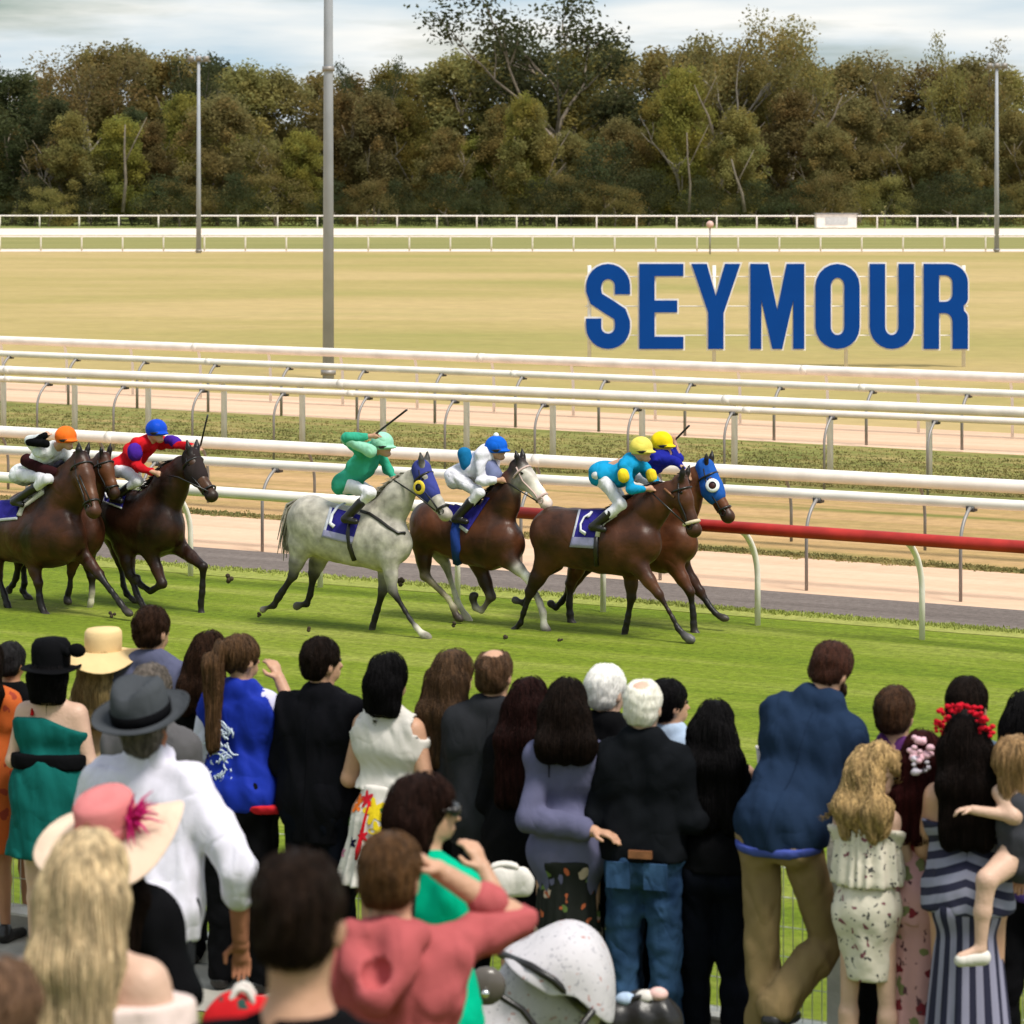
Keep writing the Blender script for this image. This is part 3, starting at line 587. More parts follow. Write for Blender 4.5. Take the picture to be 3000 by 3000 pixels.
tag(put('distant_wood', mesh('distant_wood', np.stack([q - a * sz, q + b * sz * .6, q + a * sz, q - b * sz * .6], 1).reshape(-1, 3), np.arange(4 * n).reshape(-1, 4), LD, False, cols=np.ones((4 * n, 3)))), kind='stuff')
# ------------------------------------------------------------------ horses and jockeys
def Z(ox, oy, s): return lambda x, y: (ox + s * x, oy + s * y)
Z2, Z3, Z4 = Z(0, 1150, .5176), Z(700, 1200, .5176), Z(1450, 1200, .4141)
class Plane:                               # vertical plane along the horse's heading; turns photo positions into real joints
    def __init__(s, foot, head, zf):
        s.B = Gd(*foot); a = math.radians(head); s.t = Vector((math.cos(a), -math.sin(a), 0)); s.n = Vector((math.sin(a), math.cos(a), 0)); s.zf = zf
        s.sc = F / s.B.y
    def __call__(s, x, y, w=0.0):
        px, py = s.zf(x, y); d = Vector(((px - 1500) / F, 1, -(py - HZ) / F)); k = (s.B.dot(s.n) + w) / d.dot(s.n); p = d * k; p.z += CH
        return p - s.B
COAT = {}
def coatmat(key, rough, var, vs): return mat(key, (1, 1, 1), rough, var, vs, .1, 30, .3, attr=True) if key in MATS else creases(mat(key, (1, 1, 1), rough, var, vs, .1, 30, .3, attr=True), .16, 2.4, .05, (1, 1, 1))
def ring(mb, c, ax, r, t, n=14, sq=1.0, up=None):
    ax = ax.normalized(); u = (up or Vector((0, 0, 1))).cross(ax).normalized(); v = ax.cross(u); pts = [c + u * (r * math.cos(2 * math.pi * i / n)) * sq + v * (r * math.sin(2 * math.pi * i / n)) for i in range(n + 1)]; mb.tube(pts, t, 5, False)
def hit(bv, B, px, py, off=.008):
    o = Vector((0, 0, CH)) - B; d = Vector(((px - 1500) / F, 1, -(py - HZ) / F)).normalized(); h = bv.ray_cast(o, d)
    if h[0] is None: return None, None
    n = h[1] if h[1].dot(d) < 0 else -h[1]; return h[0] + n * off, n
def horse(name, label, foot, head, zf, sp, root=None):
    pl = Plane(foot, head, zf); q = pl.sc; u = 1.0 / q * (zf(1, 0)[0] - zf(0, 0)[0])        # metres per zoom pixel
    root = empty(name, pl.B, 0, label, 'horse'); n = tuple(pl.n); c0, c1, c2 = sp['body'], sp['dark'], sp.get('leg', sp['dark'])
    T = sp['trunk']; pr = []
    for i, (x, y, r, wl) in enumerate(T):
        r *= u * .95; p = pl(x, y)
        if i: xp, yp, rp, _ = T[i - 1]; pr.append(Cp(pl(xp, yp), p, rp * u, r, .09, (n, wl), c0))
    x, y, r, _ = T[0]; pb = pl(x, y)
    pr.append(El(pb + Vector((0, 0, -.02)) , (r * u * .92, r * u * .72, r * u * 1.02), .1, np.array([list(pl.t), list(pl.n), [0, 0, 1]]).T, c0))
    for w_ in (-.17, .17):                                                                # haunch and shoulder muscles
        pr.append(El(pl(x + 6, y + 10, w_ * .8), (r * u * .70, .12, r * u * .80), .16, np.array([list(pl.t), list(pl.n), [0, 0, 1]]).T, c0))
        xs, ys, rs, _ = T[-1]; pr.append(El(pl(xs - 20, ys - 20, w_ * .55), (rs * u * .7, .10, rs * u * 1.0), .16, np.array([list(pl.t), list(pl.n), [0, 0, 1]]).T, c0))
    K = sp['neck']
    for a, b in zip(K, K[1:]): pr.append(Cp(pl(a[0], a[1]), pl(b[0], b[1]), a[2] * u, b[2] * u, .07, (n, .62), c0))
    hd = sp['head']; hw = sp.get('headw', 0.0); f = sp.get('face', c0); mz = sp.get('muz', c1)
    H = [pl(x, y, hw * i) for i, (x, y, r) in enumerate(hd)]; R = [r * u for _, _, r in hd]
    for i in range(len(H) - 1): pr.append(Cp(H[i], H[i + 1], R[i], R[i + 1], .035, (n, .78), f if i else sp.get('poll', c0)))
    dr = (H[-1] - H[0]).normalized(); upv = Vector((0, 0, 1)); fr = dr.cross(pl.n).normalized()
    if fr.dot(Vector((0, 0, 1)) + pl.t) < 0: fr = -fr
    pr.append(El(H[1] - fr * R[1] * .55 - dr * .02, (.085, .06, .085), .04, None, sp.get('jowl', c0)))   # jowl
    pr.append(El(H[-1], (R[-1] * 1.15, R[-1] * 1.0, R[-1]), .03, None, mz)); 
    for w_ in (-.035, .035): pr.append(El(H[-1] + pl.n * w_ + fr * .02 + dr * .02, (.022, .016, .02), .015, None, mz))
    for w_ in (-1, 1):
        pr.append(El(H[0] * .45 + H[1] * .55 + pl.n * (w_ * R[0] * .62) + fr * R[0] * .55, (.035, .025, .03), .02, None, f))  # brow
        e = H[0] + pl.n * (w_ * .055) + fr * R[0] * .5 - dr * .02; tip = e + (fr * .5 - dr * .85 + pl.n * w_ * .12).normalized() * .16
        pr.append(Cp(e, (e + tip) / 2, .03, .032, .015, None, c1)); pr.append(Cp((e + tip) / 2, tip, .032, .008, .01, None, c1))
    for li, (pts, w_, kind) in enumerate(sp['legs']):
        r4 = {'f': [.115, .075, .050, .036, .040, .050], 'h': [.155, .10, .055, .040, .042, .052]}[kind]; m = len(pts)
        J = [pl(x, y, w_) for x, y in pts]; r5 = r4 if m == 5 else [r4[0]] + r4[2:2 + m - 1]
        if m == 5: rr = [r4[0], r4[2] * 1.05, r4[3] * .92, r4[3] * 1.0, .045]
        elif m == 4: rr = [r4[0], r4[2], r4[3], .042]
        else: rr = [r4[0], r4[2], .042]
        cs = sp.get('legcol', {}).get(li); 
        for i in range(m - 1):
            a, b = J[i], J[i + 1]; col = c0 if i == 0 else (cs[min(i, len(cs) - 1)] if cs else c2)
            if i == 0:
                pr.append(Cp(a, a * .45 + b * .55, rr[0], (rr[0] + rr[1]) * .42, .07, (n, .72), c0)); pr.append(Cp(a * .45 + b * .55, b, (rr[0] + rr[1]) * .40, rr[1] * .92, .04, None, cs[0] if cs else c0))
            else:
                pr.append(Cp(a, a * .7 + b * .3, rr[i], .031, .02, None, col)); pr.append(Cp(a * .7 + b * .3, a * .25 + b * .75, .030, .030, .02, None, col)); pr.append(Cp(a * .25 + b * .75, b, .031, rr[i + 1] * .9, .02, None, col))
        d = (J[-1] - J[-2]).normalized(); hc = sp.get('hoof', (.05, .04, .035)); hf = J[-1] + d * .03 + pl.t * .02
        pr.append(Cp(J[-1] - d * .01, hf, .036, .046, .012, None, hc)); pr.append(Cp(hf, hf + pl.t * .025 + d * .012, .044, .036, .01, None, hc))
    vs, qs, cols = sculpt(pr, .017, .05, color=True, disp=folds(.0055, 9, 3, (1, 1, 1)))
    put('body', mesh('body', vs, qs, coatmat(*sp['coat']), cols=cols), root); bv = bvh_of(vs, qs)
    # mane and tail of many thin locks
    r = random.Random(int(zf(*hd[0][:2])[0]) % 97); mb = MB(); hm = mat('horsehair_%.3f' % c1[0], c1, .5, .4, 20, .4, 50, .3) if not sp.get('hair') else mat('horsehair_x%.3f' % sp['hair'][0], sp['hair'], .5, .4, 20, .4, 50, .3)
    for i in range(90):
        s = r.random() * (len(K) - 1); j = min(int(s), len(K) - 2); fq = s - j; a, b = pl(K[j][0], K[j][1]), pl(K[j + 1][0], K[j + 1][1]); kr = (K[j][2] * (1 - fq) + K[j + 1][2] * fq) * u; c = a * (1 - fq) + b * fq; dn = (b - a).normalized(); cres = pl.n.cross(dn).normalized(); cres = cres if cres.z > 0 else -cres
        p0 = c + cres * kr * .93; back = -dn * .05 - pl.t * .05; mb.tube([p0, p0 + cres * .03 + back * .6 + pl.n * r.gauss(0, .03), p0 + back * 1.7 + pl.n * r.gauss(-.04, .05) + Vector((0, 0, r.uniform(-.02, .05)))], [.009, .007, .002], 4, False)
    mb.build('mane', hm, root)
    if sp.get('tail'):
        mb = MB(); tp = [pl(x, y) for x, y in sp['tail']]
        for i in range(70):
            o = Vector((r.gauss(0, .016), r.gauss(0, .016), r.gauss(0, .02))); mb.tube([p + o * (.3 + .75 * j) for j, p in enumerate(tp)], [.014, .016, .012, .004][:len(tp)] if len(tp) < 5 else .01, 4, False)
        mb.build('tail', hm, root)
    for w_ in (-1, 1):
        mb = MB(); mb.ball(H[0] * .42 + H[1] * .58 + pl.n * (w_ * R[0] * .76) + fr * R[0] * .38, .021, 8, 6); mb.build('eye', mat('horse_eye', (.008, .005, .004), .08, .1, 5), root)
    # bridle: bands, cheek straps and bit ring
    bm_ = sp.get('bridle', LEATHER); ax = dr
    a = H[0] * .15 + H[-1] * .85; mb = MB(); rb = R[-1] * 1.12; nb = sp.get('noseband')
    ring(mb, a, dr, rb, .013 if not nb else .022, up=pl.n); mb.build('noseband', nb or bm_, root)
    mb = MB(); ring(mb, H[0] * .6 + H[1] * .4, dr, (R[0] + R[1]) * .5 * 1.02, .012, up=pl.n)
    for w_ in (-1, 1):
        st = [H[0] + pl.n * w_ * R[0] * .8 + fr * R[0] * .2, H[1] + pl.n * w_ * R[1] * .84, (H[1] + H[-1]) / 2 + pl.n * w_ * R[-1] * 1.05, H[-1] - dr * .04 + pl.n * w_ * R[-1] * .95 - fr * .02]; mb.tube(st, .010, 5)
    ring(mb, H[-1] - dr * .05 - pl.n * R[-1] * 1.0, pl.n, .034, .007); mb.build('bridle', bm_, root)
    if sp.get('blinkers'):
        bc, rc, dk = sp['blinkers']; hp = [Cp(H[0] - dr * .01, H[1], R[0] * 1.02 + .006, R[1] * 1.04 + .008, .03, (n, .80)), Cp(H[1], H[1] * .78 + H[-1] * .22, R[1] * 1.02 + .006, (R[1] * .78 + R[-1] * .22) + .008, .03, (n, .80))]
        v2, q2, _ = sculpt(hp, .013, .03); put('hood', mesh('hood', v2, q2, bc), root); hb = bvh_of(v2, q2)
        for ex, ey, er in sp['rings']:
            px, py = zf(ex, ey); c, nn = hit(hb, pl.B, px, py, .012)
            if c is None: c = H[1] - pl.n * R[1]; nn = -pl.n
            mb = MB(); uu = nn.cross(Vector((0, 0, 1))).normalized(); vv = uu.cross(nn)
            for r0, r1, mi, h_ in ((er, er * .55, 0, .020), (er * .55, 0.001, 1, .010)):
                mb.cur = mi; k = 18; vs2 = [c + nn * h_ * (1 if ii else .2) + (uu * math.cos(6.2832 * i / k) + vv * math.sin(6.2832 * i / k)) * rr for ii, rr in enumerate((r0 * 1.02, r0 * .92, max(r1, .001))) for i in range(k)]
                mb.add(vs2, [(j * k + i, j * k + (i + 1) % k, (j + 1) * k + (i + 1) % k, (j + 1) * k + i) for j in range(2) for i in range(k)])
            mb.build('eye_cup', [rc, dk], root)
    # saddle cloth draped on the flank, with its number, and the girth
    def drape(pts, off=.012):
        o = []
        for x, y in pts:
            c, nn = hit(bv, pl.B, *zf(x, y), off)
            if c is not None: o.append((c, nn))
        return o
    if sp.get('cloth'):
        A, B_, C_, D_ = [Vector((*c, 0)) for c in sp['cloth']]; m = 12; vs3 = []; ok = []; lastd = None
        nd = sp.get('clothn', 1)
        for i in range(m + 1):
            for j in range(m + 1):
                s, t = i / m, j / m; p = (A * (1 - s) + B_ * s) * (1 - t) + (D_ * (1 - s) + C_ * s) * t; c, nn = hit(bv, pl.B, *zf(p.x, p.y), .014); ok.append(c is not None); vs3.append(c if c else Vector((0, 0, 0)))
        fs3 = []; mi = []
        for i in range(m):
            for j in range(m):
                f4 = (i * (m + 1) + j, (i + 1) * (m + 1) + j, (i + 1) * (m + 1) + j + 1, i * (m + 1) + j + 1)
                if all(ok[k] for k in f4) and (not fs3 or i == 0 or True):
                    dd = max((vs3[f4[0]] - vs3[k]).length for k in f4)
                    if dd < .25: fs3.append(f4); mi.append(1 if j >= m - 3 and sp.get('hemband') else (2 if i == 0 or j == m - 1 or i == m - 1 and 0 else 0))
        if fs3:
            grp = {}; 
            def fnd(a):
                while grp.get(a, a) != a: a = grp[a]
                return a
            for f4 in fs3:
                for k in f4[1:]: ra, rb_ = fnd(f4[0]), fnd(k); grp.setdefault(ra, ra); grp.setdefault(rb_, rb_); grp[ra] = rb_
            roots = [fnd(f4[0]) for f4 in fs3]; big = max(set(roots), key=roots.count); keep = [i for i, q_ in enumerate(roots) if q_ == big]; fs3 = [fs3[i] for i in keep]; mi = [mi[i] for i in keep]
            used = sorted({k for f4 in fs3 for k in f4}); re_ = {k: i for i, k in enumerate(used)}; vs3 = [vs3[k] for k in used]; fs3 = [tuple(re_[k] for k in f4) for f4 in fs3]
            me = mesh('saddle_cloth', vs3, fs3, [cloth((.03, .025, .22), 'royal_cloth'), cloth((.35, .33, .55), 'lilac_cloth'), cloth((.6, .6, .68), 'cloth_white')], True, mi); co = put('saddle_cloth', me, root); md = co.modifiers.new('s', 'SOLIDIFY'); md.thickness = .012; md.offset = 1
            for st in sp.get('number', []):
                d_ = drape(st, .028)
                if len(d_) > 1:
                    mb = MB(); mb.tube([c for c, _ in d_], .022, 6, True, .5); mb.build('number', cloth((.75, .75, .8), 'number_white'), co)
    for st, wd, mm, nm in sp.get('straps', []):
        d_ = drape(st, .006)
        if len(d_) > 1: mb = MB(); mb.tube([c for c, _ in d_], wd, 6, True); mb.build(nm, mm, root)
    return root, pl, u
def jockey(label, hz, pl, u, J, C, w0=0.0):
    """J: joint pixels; C: colours"""
    root = empty('jockey', pl.B, 0, label, 'jockey'); g = lambda k, w=0: pl(J[k][0], J[k][1], (J[k][2] if len(J[k]) > 2 else 0) + w0 + w); n = tuple(pl.n)
    hip, ch, sh, hd = g('hip'), g('chest'), g('sh'), g('head')
    sw = .17; shN, shF = sh - pl.n * sw, sh + pl.n * sw; hpN, hpF = hip - pl.n * .10, hip + pl.n * .10
    torso = [Cp(hip, ch, .115, .135, .06, None), Cp(ch, sh, .135, .11, .06, None), Cp(shN, shF, .075, .075, .06), Cp(hpN, hpF, .12, .12, .06)]
    arms = []; forearm = []
    for s, k in ((shN, 'N'), (shF, 'F')):
        if 'e' + k in J: e, h = g('e' + k), g('h' + k); arms.append(Cp(s, e, .062, .05, .03)); forearm.append((e, h))
    nd = (hd - sh).normalized()
    body = [Cp(sh, hd - nd * .02, .06, .055), El(hd, (.082, .082, .105), .02), Cp(hd + pl.t * .05 + Vector((0, 0, -.05)), hd + pl.t * .095 + Vector((0, 0, -.035)), .02, .014, .012), El(hd + pl.t * .05 + Vector((0, 0, -.085)), (.045, .04, .035), .02), El(hd + pl.t * .085 + Vector((0, 0, -.085)), (.02, .028, .010), .008)] + [Cp(a, b, .034, .027) for a, b in forearm] + [Cp(hip, sh, .09, .09, .05)]
    for a, b in forearm:
        d = (b - a).normalized(); body.append(El(b + d * .04, (.035, .03, .04), .015))
        for i in range(4): o = pl.n * (.024 - .016 * i); body.append(Cp(b + d * .05 + o, b + d * .095 + o - Vector((0, 0, .02)), .010, .008, .006))
        body.append(Cp(b + d * .02 + pl.n * .03, b + d * .06 + pl.n * .05, .011, .009, .006))
    v, q, _ = sculpt(body, .012, .02); put('body', mesh('body', v, q, SKIN), root)
    jk = torso + arms + [Cp(a, a * .25 + b * .75, .05, .04, .02) for a, b in forearm]
    v, q, _ = sculpt(jk, .014, .04, disp=folds(.012, 26, 5)); put('silk_jacket', mesh('silk_jacket', v, q, C['jacket']), root)
    leg = []; boots = []
    for k, s in (('N', -1), ('F', 1)):
        hp = hip + pl.n * s * .10; kn = g('kN') if k == 'N' else g('kN', .42); ft = g('fN') if k == 'N' else g('fN', .42)
        leg += [Cp(hp, kn, .085, .056, .04), Cp(kn, kn * .6 + ft * .4, .060, .05, .02)]; boots += [Cp(kn * .62 + ft * .38, ft, .055, .045, .02), Cp(ft, ft + pl.t * .14 + Vector((0, 0, -.02)), .042, .032, .02)]
    leg += [Cp(hpN, hpF, .105, .105, .05)]
    v, q, _ = sculpt(leg, .014, .03, disp=folds(.008, 18, 8)); put('breeches', mesh('breeches', v, q, C.get('breech', cloth((.74, .72, .78), 'breech_white', bump=.9))), root)
    for bb_ in (boots[:2], boots[2:]): v, q, _ = sculpt(bb_, .013, .02); put('boot', mesh('boot', v, q, LEATHER), root)
    capc = hd + Vector((0, 0, .035)) - pl.t * .01; v, q, _ = sculpt([El(capc, (.124, .118, .116), .01), El(capc + pl.t * .09 + Vector((0, 0, -.045)), (.08, .09, .018), .02)], .011, .02, cuts=[((0, 0, -1), -(capc.z - .07))]); put('cap', mesh('cap', v, q, C['cap']), root)
    if 'pom' in C: mb = MB(); mb.ball(capc + Vector((0, 0, .118)), .032, 8, 6); mb.build('pompom', C['pom'], root)
    mb = MB(); ring(mb, hd + Vector((0, 0, .0)) + pl.t * .005, Vector((0, 0, 1)), .092, .024, up=pl.n, n=18); mb.build('goggles', LEATHER, root)
    for nm, items in C.get('patch', []):
        P_ = []; 
        for a, b, r_, w_ in items: P_.append(Cp(pl(*a, w_), pl(*b, w_), r_, r_, .01))
        v, q, _ = sculpt(P_, .013, .02, disp=folds(.006, 18, 6)); put(nm[0], mesh(nm[0], v, q, nm[1]), root)
    if 'whip' in J:
        a, b = [pl(x, y, w) for x, y, w in J['whip']]; wr = empty('whip', pl.B + a, 0, C['whip'], 'whip'); mb = MB(); mb.tube([(0, 0, 0), (b - a) * .5, b - a], [.012, .012, .012], 6); mb.build('shaft', LEATHER, wr); mb = MB(); mb.tube([(b - a) * .72, (b - a) * 1.02], [.022, .026], 6, True, .4); mb.build('flap', LEATHER, wr)
    if 'rein' in J:
        mb = MB(); pts = [pl(x, y, w) for x, y, w in J['rein']]; mb.tube(pts, .009, 5); mb.build('rein', C.get('reinm', LEATHER), hz)
    return root
BAY, DBAY, CHE = (.062, .020, .008), (.022, .008, .005), (.10, .03, .01); BLK = (.010, .008, .008); GRY = (.43, .395, .34); DGRY = (.035, .032, .03); WHT = (.78, .72, .64)
r_, p_, u_ = horse('racehorse', 'grey racehorse with blue hood and yellow-ringed eye cups, galloping in the middle', (1163, 1857), 29.4, Z3, dict(
    body=GRY, dark=DGRY, leg=DGRY, coat=('dapple_grey', .55, .34, 10), hair=(.30, .27, .22), muz=(.30, .25, .23), poll=GRY,
    trunk=[(415, 640, 150, .80), (560, 700, 158, .80), (700, 720, 165, .80), (815, 745, 160, .74), (900, 765, 84, .78)],
    neck=[(800, 640, 135), (890, 520, 95), (985, 400, 66)], head=[(1035, 345, 56), (1060, 440, 60), (1120, 530, 40), (1172, 596, 34)], headw=-.01,
    legs=[([(850, 840), (870, 1020), (965, 1180), (1005, 1235), (1035, 1270)], -.13, 'f'), ([(840, 860), (815, 1020), (772, 1170), (757, 1225), (750, 1262)], .12, 'f'),
          ([(350, 770), (305, 940), (225, 1060), (195, 1110), (140, 1128)], -.13, 'h'), ([(470, 790), (425, 930), (400, 1050), (380, 1100), (335, 1108)], .13, 'h')],
    legcol={0: [(.30, .28, .24), BLK, (.03, .03, .03), (.75, .70, .58)], 1: [(.08, .075, .07), BLK, BLK, BLK], 2: [(.07, .065, .06), BLK, BLK, BLK], 3: [(.05, .045, .04), BLK, BLK, BLK]}, hoof=(.22, .20, .16),
    tail=[(330, 520), (296, 560), (284, 660), (275, 790)], blinkers=(cloth((.05, .06, .26), 'hood_blue'), cloth((.75, .55, .06), 'cup_yellow', .5), LEATHER), rings=[(1025, 440, .075)],
    cloth=[(515, 555), (690, 600), (640, 760), (470, 720)], hemband=1, number=[[(600, 545), (560, 560), (530, 600), (520, 645), (545, 665)]],
    straps=[([(690, 575), (740, 590), (800, 630), (850, 670), (900, 700), (940, 700)], .018, LEATHER, 'breast_strap'), ([(640, 600), (620, 700), (630, 780), (655, 850), (690, 915)], .03, LEATHER, 'girth')]))
GRN = cloth((.04, .34, .22), 'silk_green', bump=.9); LGR = cloth((.30, .62, .46), 'silk_light_green', bump=.9)
jockey('jockey in green silks with mint cap, arm raised with whip, riding the grey', r_, p_, u_, dict(hip=(620, 415), chest=(700, 310), sh=(745, 235), head=(815, 205), eN=(610, 165, -.28), hN=(755, 150, -.2), eF=(840, 330, .2), hF=(880, 395, .05), kN=(745, 470, -.22), fN=(600, 620, -.28), whip=[(745, 160, -.2), (945, 5, -.2)], rein=[(880, 400, -.05), (1000, 480, -.15), (1110, 570, -.1)]),
       dict(jacket=GRN, cap=LGR, whip='thin black whip raised behind the mint-capped jockey', patch=[(('sleeve', LGR), [((745, 235), (610, 165), .07, -.25)])]))
r_, p_, u_ = horse('racehorse', 'bay racehorse with a broad white blazed face between the grey and the leading pair', (1595, 1842), 29.4, Z3, dict(
    body=BAY, dark=BLK, coat=('bay_coat', .42, .7, 3.5), face=WHT, poll=DBAY, muz=(.55, .40, .36), jowl=WHT,
    trunk=[(1090, 650, 125, .82), (1200, 690, 145, .82), (1330, 720, 158, .8), (1450, 745, 160, .74), (1540, 765, 80, .78)],
    neck=[(1430, 640, 135), (1500, 520, 100), (1545, 410, 70)], head=[(1585, 330, 58), (1630, 400, 60), (1700, 480, 40), (1738, 530, 34)], headw=-.01,
    legs=[([(1530, 850), (1625, 945), (1700, 1085), (1722, 1150), (1727, 1225)], -.12, 'f'), ([(1350, 860), (1425, 1060), (1375, 1140), (1340, 1120), (1325, 1070)], .12, 'f'),
          ([(1040, 740), (1055, 940), (1185, 1070), (1215, 1125), (1228, 1165)], -.12, 'h'), ([(1110, 760), (1170, 880), (1235, 1090), (1290, 1180), (1340, 1245)], .13, 'h')],
    legcol={0: [WHT, WHT, (.66, .58, .52), (.7, .66, .56)], 1: [DBAY, (.25, .2, .17), (.5, .45, .35), BLK], 2: [DBAY, (.3, .25, .16), (.4, .36, .24), DBAY], 3: [(.66, .6, .5), (.62, .58, .48), (.5, .46, .34), (.4, .36, .25)]},
    cloth=[(1180, 470), (1420, 500), (1290, 700), (1160, 600)], bridle=mat('white_bridle', (.55, .40, .36), .6),
    number=[[(1170, 500), (1210, 520), (1230, 560)]], straps=[([(1240, 620), (1225, 700), (1230, 780), (1240, 860)], .06, cloth((.02, .05, .25), 'girth_blue'), 'girth')]))
SWH = cloth((.72, .70, .78), 'silk_white', bump=.9); SBL = cloth((.01, .12, .62), 'silk_blue', bump=.9)
jockey('jockey in white silks with blue cap and white pompom, riding the blazed bay', r_, p_, u_, dict(hip=(1250, 380), chest=(1350, 320), sh=(1410, 250), head=(1460, 225), eN=(1370, 400, -.22), hN=(1470, 400, -.12), eF=(1440, 380, .2), hF=(1520, 385, .1), kN=(1360, 470, -.22), fN=(1225, 620, -.26), rein=[(1500, 400, -.08), (1560, 440, -.1), (1690, 520, -.1)]),
       dict(jacket=SWH, cap=SBL, pom=cloth((.8, .85, .85), 'pom_white'), patch=[(('diamond_patch', cloth((.01, .14, .32), 'patch_blue')), [((1275, 250), (1290, 310), .075, -.1)]), (('chest_panel', cloth((.16, .18, .32), 'panel_slate')), [((1410, 320), (1440, 370), .10, -.05)])]))
r_, p_, u_ = horse('racehorse', 'far leading bay racehorse in a blue hood with white-ringed eye cup', (2020, 1846), 29.4, Z4, dict(
    body=(.085, .027, .010), dark=BLK, coat=('bay_coat', .42, .7, 3.5), muz=BLK, face=(.13, .042, .013),
    trunk=[(560, 880, 180, .82), (760, 900, 195, .82), (980, 930, 205, .8), (1200, 950, 200, .74), (1330, 955, 108, .78)],
    neck=[(1250, 800, 170), (1340, 640, 125), (1430, 490, 90)], head=[(1490, 420, 68), (1535, 560, 78), (1600, 680, 52), (1645, 755, 44)], headw=-.01,
    legs=[([(1250, 1080), (1385, 1290), (1405, 1450), (1408, 1520), (1412, 1570)], -.12, 'f'), ([(1320, 1120), (1450, 1290), (1525, 1400), (1560, 1440), (1590, 1462)], .12, 'f'),
          ([(620, 1020), (535, 1230), (525, 1380), (530, 1450), (535, 1500)], -.12, 'h'), ([(640, 1060), (530, 1270), (470, 1360), (430, 1400), (400, 1380)], .12, 'h')],
    blinkers=(cloth((.02, .10, .42), 'hood_bright_blue'), cloth((.8, .8, .8), 'cup_white', .5), mat('cup_dark', (.05, .012, .01), .4)), rings=[(1540, 538, .075)]))
jockey('jockey in navy silks and yellow cap on the far leading horse, whip raised', r_, p_, u_, dict(hip=(1010, 420), chest=(1120, 360), sh=(1190, 330), head=(1185, 250), eN=(1290, 370, -.1), hN=(1350, 440, -.1), eF=(1300, 340, .2), hF=(1270, 230, .2), kN=(1180, 560, -.2), fN=(1010, 760, -.25), whip=[(1265, 225, .2), (1372, 115, .2)]),
       dict(jacket=cloth((.015, .02, .26), 'silk_navy', bump=.9), cap=cloth((.8, .58, .01), 'cap_yellow', .5), whip='short black whip held up beside the higher yellow cap'))
r_, p_, u_ = horse('racehorse', 'near leading dark bay racehorse with sheepskin noseband and full body in view', (1918, 1871), 29.4, Z4, dict(
    body=(.055, .018, .008), dark=BLK, coat=('bay_coat', .42, .7, 3.5), muz=(.06, .025, .012), face=(.07, .024, .009),
    trunk=[(430, 880, 185, .82), (590, 915, 205, .82), (760, 930, 220, .8), (930, 950, 222, .74), (1070, 950, 112, .78)],
    neck=[(960, 820, 175), (1100, 690, 135), (1240, 590, 95)], head=[(1310, 520, 66), (1330, 640, 78), (1375, 770, 54), (1405, 850, 48)], headw=-.01,
    legs=[([(1000, 1090), (1165, 1310), (1255, 1470), (1295, 1550), (1345, 1605)], -.13, 'f'), ([(960, 1120), (965, 1330), (935, 1500), (922, 1560), (912, 1612)], .12, 'f'),
          ([(370, 1060), (250, 1290), (200, 1440), (180, 1510), (135, 1560)], -.13, 'h'), ([(400, 1060), (275, 1230), (235, 1330), (205, 1370), (150, 1352)], .13, 'h')],
    legcol={0: [(.11, .04, .016), DBAY, BLK, BLK], 1: [DBAY, BLK, BLK, BLK], 2: [DBAY, BLK, BLK, BLK], 3: [DBAY, BLK, BLK, BLK]}, hoof=(.09, .085, .085),
    cloth=[(600, 690), (790, 690), (700, 980), (530, 970)], hemband=1, number=[[(680, 745), (640, 770), (615, 815), (615, 860), (650, 880)], [(690, 735), (665, 770)]],
    straps=[([(860, 740), (780, 790), (735, 840), (725, 900)], .028, cloth((.6, .57, .5), 'pad_white'), 'saddle_pad'), ([(720, 900), (715, 1000), (720, 1100), (740, 1190)], .03, LEATHER, 'girth'), ([(1200, 560), (1270, 620), (1330, 800)], .012, BROWNL, 'cheek_strap')], noseband=cloth((.62, .52, .38), 'sheepskin')))
CY = cloth((.01, .27, .52), 'silk_cyan', bump=.9); YEL = cloth((.80, .58, .03), 'silk_yellow', bump=.9)
jockey('jockey in cyan silks with yellow spots and pale yellow cap on the near leader', r_, p_, u_, dict(hip=(770, 450), chest=(890, 450), sh=(970, 375), head=(1040, 290), eN=(960, 560, -.24), hN=(1075, 560, -.14), eF=(1120, 500, .2), hF=(1160, 550, .05), kN=(890, 670, -.22), fN=(690, 830, -.27), rein=[(1080, 560, -.1), (1230, 700, -.2), (1370, 830, -.1)]),
       dict(jacket=CY, cap=cloth((.75, .62, .12), 'cap_pale_yellow', .5), patch=[(('yellow_spot', YEL), [((905, 455), (910, 480), .062, -.27)]), (('yellow_spot', YEL), [((1105, 455), (1112, 480), .055, .14)])]))
